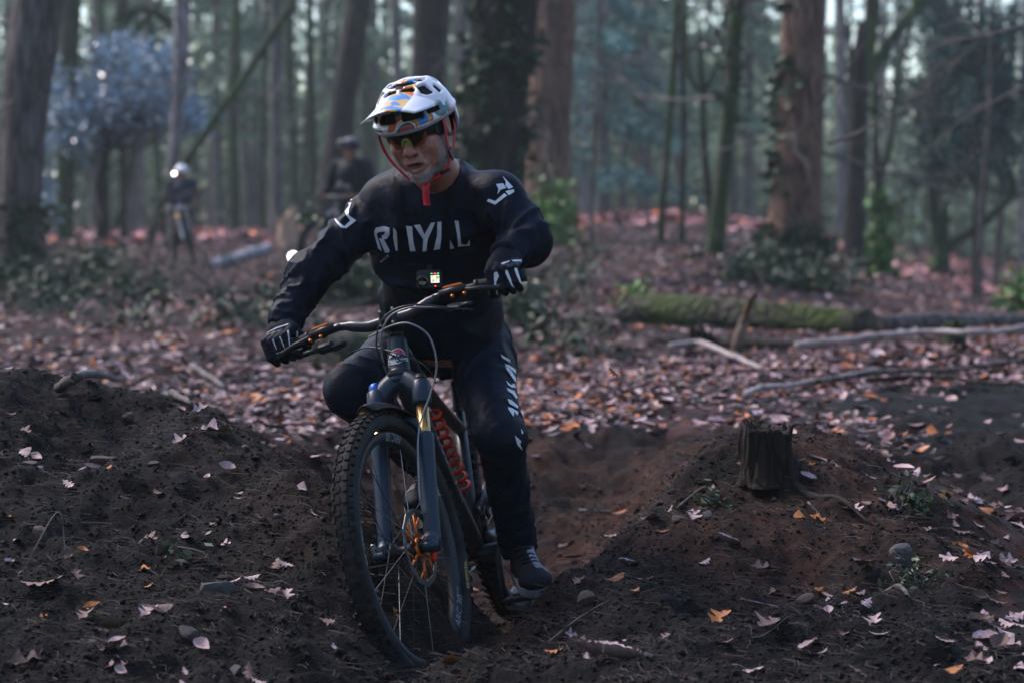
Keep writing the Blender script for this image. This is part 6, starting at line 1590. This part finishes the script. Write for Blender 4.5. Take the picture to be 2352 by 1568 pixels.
dec('sleeve_emblem', [[(2105, 438), (2050, 490), (1965, 585), (1975, 580), (2010, 575), (2085, 545), (2025, 530)], [(2075, 568), (2042, 575), (2050, 602), (2010, 650), (2020, 690), (2060, 740), (2000, 798), (1908, 722), (1915, 745), (1975, 812), (2020, 816), (2120, 740), (2046, 690), (2050, 640), (2066, 600)], [(1910, 610), (1890, 650), (1895, 720), (1912, 700), (1900, 650)]], *cs_, jb, M_JWH, jo, .002, 4.)
cx_ = lambda x, y: ((600+x/2.851)*.9408, (150+y/2.851)*.9408)
dec_text('chest_small_print', 'RACE DIVISION', cx_(1432, 1336), cx_(1590, 1300), 4, jb, M_JDIM, jo, .0022)
dec_text('chest_small_print', 'APEX //  BLK', cx_(1452, 1352), cx_(1596, 1318), 4, jb, M_JDIM, jo, .0022)
dec_text('hem_small_print', 'RACE', cx_(950, 1402), cx_(1002, 1352), 5, jb, M_JPR, jo, .0022)
dec('collar_print', [[(1085+i*24, 860+40*math.sin(i*.42)-i*3, ) for i in range(0)] or [(1385, 760), (1392, 745), (1402, 750), (1396, 765)], [(1370, 790), (1380, 772), (1390, 778), (1380, 796)], [(1340, 828), (1358, 808), (1366, 816), (1350, 836)], [(1306, 856), (1326, 842), (1332, 850), (1314, 864)]], *cj, jb, M_GREYPR, jo, .002, 4.)
for ps in ([(1066, 1395), (1119, 1395), (1105, 1100), (1082, 860), (1038, 800), (1028, 830), (1050, 1100)], [(1363, 1395), (1418, 1395), (1425, 1100), (1440, 800), (1432, 740), (1385, 760), (1378, 1100)]): dec('harness_strap', [ps], *cj, jb, M_STRAP, jo, .0035, 8.)
dec('harness_strap', [[(905, 1420), (1100, 1452), (1300, 1462), (1500, 1440), (1660, 1375), (1668, 1432), (1500, 1500), (1300, 1525), (1100, 1515), (908, 1482)]], *cj, jb, M_STRAP, jo, .0035, 10.)
ct_ = (2.94, 600, 650)
dec('leg_lettering', [[(1827, 630), (1890, 668), (1896, 690), (1840, 656)], [(1855, 702), (1885, 708), (1935, 740), (1938, 772)], [(1858, 706), (1872, 742), (1932, 832), (1936, 800), (1902, 750)], [(1865, 820), (1900, 852), (1925, 838), (1935, 870), (1905, 870), (1880, 850)], [(1870, 872), (1925, 895), (1948, 940), (1938, 952), (1910, 914), (1880, 896)], [(1876, 950), (1905, 960), (1950, 1000), (1952, 1020), (1890, 985)], [(1880, 1010), (1912, 1020), (1955, 1045), (1945, 1072), (1925, 1042), (1920, 1080), (1885, 1030)], [(1930, 1210), (1950, 1230), (1975, 1252), (1965, 1270), (1985, 1320), (1945, 1275)], [(1972, 1165), (1990, 1190), (1980, 1205)]], *ct_, tb_, M_JWH, to, .002, 4.)
cg = (5.227, 1100, 600)
dec('glove_stripes', [[(560, 335), (597, 335), (615, 390), (585, 470), (600, 640), (582, 610), (555, 490), (550, 400)], [(700, 310), (725, 315), (770, 430), (815, 540), (782, 522), (735, 430), (700, 350)], [(820, 280), (845, 290), (875, 390), (910, 500), (880, 472), (840, 380), (815, 310)], [(925, 190), (960, 250), (1000, 400), (965, 515), (950, 380)], [(640, 230), (750, 195), (760, 207), (662, 242)], [(780, 190), (900, 176), (905, 206), (800, 206)]], *cg, gLb, M_JWH, gL, .0012, 3.)
cg2 = (5.228, 640, 600)
dec('glove_stripes', [[(316, 1085), (337, 1082), (347, 1180), (357, 1330), (340, 1240)], [(433, 1085), (457, 1090), (460, 1230), (438, 1330), (440, 1200)], [(216, 1160), (237, 1160), (300, 1330), (270, 1282)], [(125, 1190), (147, 1195), (192, 1342), (160, 1282)], [(60, 1110), (180, 1040), (340, 993), (330, 1008), (190, 1057)]], *cg2, gRb, M_JWH, gR, .0012, 3.)
gx_ = lambda x, y: ((1100+x/5.227)*.9408, (600+y/5.227)*.9408); gy_ = lambda x, y: ((640+x/5.228)*.9408, (600+y/5.228)*.9408)
dec_text('glove_print', 'RACE DIVISION', gx_(660, 258), gx_(912, 226), 4, gLb, M_GREYPR, gL); dec_text('glove_print', 'APEX // BLK', gx_(712, 276), gx_(905, 246), 4, gLb, M_GREYPR, gL)
dec_text('glove_print', 'ROYAL RACING', gy_(66, 1142), gy_(222, 1090), 4, gRb, M_GREYPR, gR)
ch_ = lambda x, y: ((880+x/4.48)*.9408, (170+y/4.48)*.9408)
dec_text('helmet_lettering', 'SEVEN IDP', ch_(782, 388), ch_(856, 350), 4.5, hb2, mat('pink_print', (.4, .08, .14), rough=.5), hel, .001, 0., MH)
# ---- camera on the chest harness
def cam_box():
    h = jb.ray_cast(CAMP, Vector(ray(989, 640)).normalized()); c = np.array(h[0]); n = np.array(h[1]); f = np.array([-.1, -1., -.05]); f /= np.linalg.norm(f); r = np.cross(f, (0, 0, 1.)); r = -r if r[0] < 0 else r; r /= np.linalg.norm(r); r = r*math.cos(RAD(2))+np.array([0, 0, 1])*math.sin(RAD(2)); u = np.cross(r, f); u = u if u[2] > 0 else -u
    c = c+f*.022; R = np.stack([r, f, u], 1)
    t = thing('action_camera', 'small black action camera with lit screen on the rider\'s chest harness', 'camera', tuple(c)); mk = mat('camera_body', (.02, .02, .023), rough=.5, bump=.2, bsc=300)
    MB().box(c, (.07, .034, .05), R, 0, .004).obj('camera_body', mk, t)
    l_ = MB().lathe([(.0, .002), (.011, .003), (.0145, .004), (.017, 0), (.0175, -.006)], c+R@np.array([-.017, .02, -.003]), f, 24).obj('lens', mat('lens_glass', (.008, .008, .01), rough=.08, coat=1), t)
    MB().box(c+R@np.array([.018, .0172, .002]), (.028, .001, .036), R).obj('screen_glass', mat('screen_glass', (.01, .01, .012), rough=.15), t)
    sm = bpy.data.materials.new('lit_screen'); g = NG(sm); v = g.coord(); nz = g.noise(v, 75, 3, .5); cc = g.ramp(nz, [(.3, (.02, .08, .05)), (.45, (.25, .3, .1)), (.55, (.7, .75, .7)), (.7, (.4, .3, .15))]); g.l(cc, g.b.inputs['Emission Color']); g.b.inputs['Emission Strength'].default_value = .55; g.b.inputs['Base Color'].default_value = (.01, .01, .01, 1)
    MB().box(c+R@np.array([.018, .018, .001]), (.024, .001, .021), R).obj('screen', sm, t)
    ic = MB(); ig = MB()
    for x in (.009, .027): ig.box(c+R@np.array([x, .0185, .0165]), (.0045, .001, .002), R); 
    ic.box(c+R@np.array([.018, .0185, .0165]), (.007, .001, .002), R).box(c+R@np.array([.018, .0185, -.0185]), (.005, .001, .002), R)
    ic.obj('red_icons', mat('red_icon', (.8, .05, .05), emit=1.2), t); ig.obj('green_icons', mat('green_icon', (.05, .6, .25), emit=1.), t)
    MB().box(c+R@np.array([0, -.006, .03]), (.016, .012, .018), R, 0, .003).box(c+R@np.array([-.012, -.012, .042]), (.11, .006, .006), R, 0, .002).obj('mount_clip', M_BLACK, t)
cam_box()
print('rider done')
# ================================================================ two riders waiting in the wood
def far_person(base, d, H, label, helm_c, jacket, face_yaw, helm_m, lamp=None, legs=True, arms='crossed'):
    x = (base[0]-CX)/F_PX*d; y = d; z0 = base[2]; t = thing('person', label, 'person', (x, y, z0)); s = H/1.75; O = np.array([x, y, z0]); ca, sa = math.cos(face_yaw), math.sin(face_yaw)
    L = lambda a, b, c: O+s*np.array([a*ca-b*sa, a*sa+b*ca, c])      # a: their left (picture right), b: away, c: up
    skin = mat('far_skin', (.34, .17, .13), rough=.6)
    def bd(p):
        d_ = s_ell(p, L(0, 0, 1.55), (.082*s, .1*s, .115*s)); d_ = smin(d_, s_cap(p, L(0, .01, 1.4), L(0, 0, 1.5), .055*s), .02); d_ = smin(d_, s_ell(p, L(0, -.1, 1.54), (.018*s, .025*s, .025*s)), .01)
        d_ = smin(d_, s_cap(p, L(0, .02, .95), L(0, .02, 1.35), .12*s), .04)
        for q in (-1, 1): d_ = smin(d_, s_cap(p, L(q*.1, .02, .9), L(q*.12, 0, .1), .075*s, .045*s), .03)
        return d_
    V, F = surface_nets(bd, *grid_for(O+np.array([-.4, -.4, -.02]), O+np.array([.4, .4, 1.8*s]), .02)); b_ = link('body', mesh_np('body', V, F, skin), t)
    def jk(p):
        d_ = s_cap(p, L(0, .02, .98), L(0, .01, 1.26), .165*s, .18*s); d_ = smin(d_, s_cap(p, L(-.16, .02, 1.38), L(.16, .02, 1.38), .075*s), .06); d_ = smin(d_, s_cap(p, L(0, .02, 1.38), L(0, .01, 1.46), .075*s), .03)
        for q in (-1, 1):
            d_ = smin(d_, s_cap(p, L(q*.2, .02, 1.38), L(q*.29, -.02, 1.1), .07*s, .06*s), .03); d_ = smin(d_, s_cap(p, L(q*.29, -.02, 1.1), L(-q*.07, -.24, 1.13+.05*q) if arms == 'crossed' else L(q*.3, -.28, 1.0), .058*s, .045*s), .03)
        return d_+.006*fold_noise(p, 9, 5)
    V, F = surface_nets(jk, *grid_for(O+np.array([-.5, -.5, .75*s]), O+np.array([.5, .4, 1.6*s]), .017)); link('jacket', mesh_np('jacket', V, F, jacket), t)
    def tr(p):
        d_ = s_ell(p, L(0, .02, .93), (.17*s, .14*s, .14*s))
        for q in (-1, 1): d_ = smin(d_, smin(s_cap(p, L(q*.1, .02, .88), L(q*.13, -.02, .5), .098*s, .078*s), s_cap(p, L(q*.13, -.02, .5), L(q*.14, .0, .12), .074*s, .058*s), .02), .03)
        return d_
    V, F = surface_nets(tr, *grid_for(O+np.array([-.4, -.4, 0]), O+np.array([.4, .4, 1.1*s]), .018)); link('trousers', mesh_np('trousers', V, F, M_TROUS), t)
    for q in (-1, 1):
        MB().tube(catmull([L(q*.14, .06, .05), L(q*.145, -.03, .06), L(q*.16, -.14, .045), L(q*.165, -.19, .04)], 4), [.05*s]*9+[.045*s, .04*s, .035*s, .025*s], 10, 0, True, (.8, 1), up=(0, 0, 1)).obj('shoe', mat('pale_shoe', (.4, .35, .33), rough=.7), t)
    MB().ball(L(-.02, -.24, 1.13), .05*s, 10, 8).ball(L(.06, -.22, 1.1), .05*s, 10, 8).obj('glove', mat('grey_glove', (.1, .09, .1), rough=.7), t)
    hm = MB(); c = L(0, .01, 1.585); V = []; F = []; n, m = 20, 9
    for i in range(m):
        el = RAD(-8+98*i/(m-1))
        for k in range(n):
            a = 2*math.pi*k/n; V.append(c+s*np.array([.125*math.cos(el)*math.cos(a), .15*math.cos(el)*math.sin(a), .135*math.sin(el)]))
    for i in range(m-1):
        for k in range(n): F.append((i*n+k, i*n+(k+1) % n, (i+1)*n+(k+1) % n, (i+1)*n+k))
    hm.add(V, F); he = hm.obj('helmet', helm_m, t); sd_ = he.modifiers.new('s', 'SOLIDIFY'); sd_.thickness = .02
    hv = MB().tube([L(-.11, -.1, 1.6), L(-.06, -.2, 1.615), L(.06, -.2, 1.615), L(.11, -.1, 1.6)], .02*s, 8, 0, True, (.35, 2), up=(0, 0, 1)); hv.obj('visor', helm_m, he)
    if helm_c: MB().tube(catmull([L(-.13, -.04, 1.64), L(-.08, -.13, 1.65), L(.08, -.13, 1.65), L(.13, -.04, 1.64)], 4), .03*s, 8, 0, True, (1, .7)).obj('goggles', mat('goggle_frame', (.05, .035, .05), rough=.4), he)
    return t, L
M_JK1 = cloth('dark_blue_jacket', (.012, .019, .036), (.02, .032, .055)); M_JK2 = cloth('charcoal_jacket', (.012, .014, .018), (.02, .022, .027))
b1 = hit(405, 603); p1, L1 = far_person((419, 0, b1[2]), b1[1], 228*b1[1]/F_PX, 'person in dark jacket and white helmet standing with arms folded behind a bike', False, M_JK1, .15, mat('white_helmet', (.75, .75, .8), rough=.35))
z2 = float(macro((806-CX)/F_PX*28, 28.)); p2, L2 = far_person((806, 0, z2), 28., 1.70, 'bearded person in dark helmet with goggles standing behind the rider\'s shoulder', True, M_JK2, -.35, mat('dark_helmet', (.05, .055, .06), (.12, .12, .13), sc=20, rough=.4), arms='down')
def lamp(name, label, p, r, e):
    t = thing(name, label, 'lamp', tuple(p)); MB().tube([p+np.array([0, .05, 0]), p+np.array([0, .004, 0])], r*1.15, 12).obj('lamp_housing', M_BLACK, t); MB().ball(p, (r, .01, r), 14, 8).obj('lamp_glass', mat('lit_lamp_glass', (1, .98, .95), emit=e), t)
lamp('head_torch', 'lit head torch at the side of the white helmet', P(400, 399, b1[1]-.2), .014, 9.)
lamp('bicycle_lamp', 'bright bicycle lamp by the rider\'s right upper arm', P(673, 590, 27.4), .045, 4.)
lamp('bicycle_lamp', 'small lit lamp above the bright bicycle lamp', P(693, 568, 27.6), .022, 3.)
# their bikes: copies of the main one in other colours
def copy_tree(o, parent=None, skip=()):
    c = o.copy(); col.objects.link(c)
    for k in ('label', 'category', 'group'):
        if k in c and parent is None: del c[k]
    if parent: c.parent = parent; c.matrix_parent_inverse = o.matrix_parent_inverse.copy()
    for ch in [q for q in o.children]:
        if not any(w in ch.name for w in ('lettering', 'badge', 'hose', 'cable', 'rivet', 'pins')): copy_tree(ch, c)
    return c
def far_bike(base, d, yaw, lean, label, fm, wm):
    x = (base-CX)/F_PX*d; c = copy_tree(bike); tag(c, label, 'bicycle')
    R = rotm((0, 0, 1), yaw) @ rotm((1, 0, 0), lean); Mx = np.array([x, d, float(macro(x, d))+.02]); Mx = Mx-R@np.array([.6, 0, 0])
    c.matrix_world = m4(R, Mx)
    def paint(o):
        for i, sl in enumerate(o.material_slots):
            if sl.material in (M_FORK,): sl.link = 'OBJECT'; sl.material = fm
            if sl.material in (M_RIM,): sl.link = 'OBJECT'; sl.material = wm
        for q in o.children: paint(q)
    paint(c)
M_WF = mat('white_frame_paint', (.5, .48, .5), rough=.35); M_TAN = mat('tan_frame_paint', (.42, .3, .2), rough=.4)
far_bike(418, b1[1]-.75, -math.pi/2+.35, .12, 'pale mountain bike held in front of the person with folded arms', M_WF, M_BLACK)
print('man', b1)
far_bike(800, 27.6, -math.pi/2-.5, -.1, 'mountain bike of the second waiting rider half hidden by brambles', M_FORK, M_BLACK)
print('people done')
# ================================================================ haze
hm_ = bpy.data.materials.new('haze'); hm_.use_nodes = True; t_ = hm_.node_tree; t_.nodes.clear()
ho = t_.nodes.new('ShaderNodeOutputMaterial'); hv = t_.nodes.new('ShaderNodeVolumePrincipled')
hv.inputs['Color'].default_value = (.85, .95, .95, 1); hv.inputs['Density'].default_value = HAZE_DENSITY; hv.inputs['Anisotropy'].default_value = .25
t_.links.new(hv.outputs[0], ho.inputs['Volume'])
hb = MB().box((0, 160, 12.), (320, 350, 30)); ho_ = hb.obj('haze', hm_)
tag(ho_, 'thin bluish haze hanging in the wood', 'haze', kind='stuff')
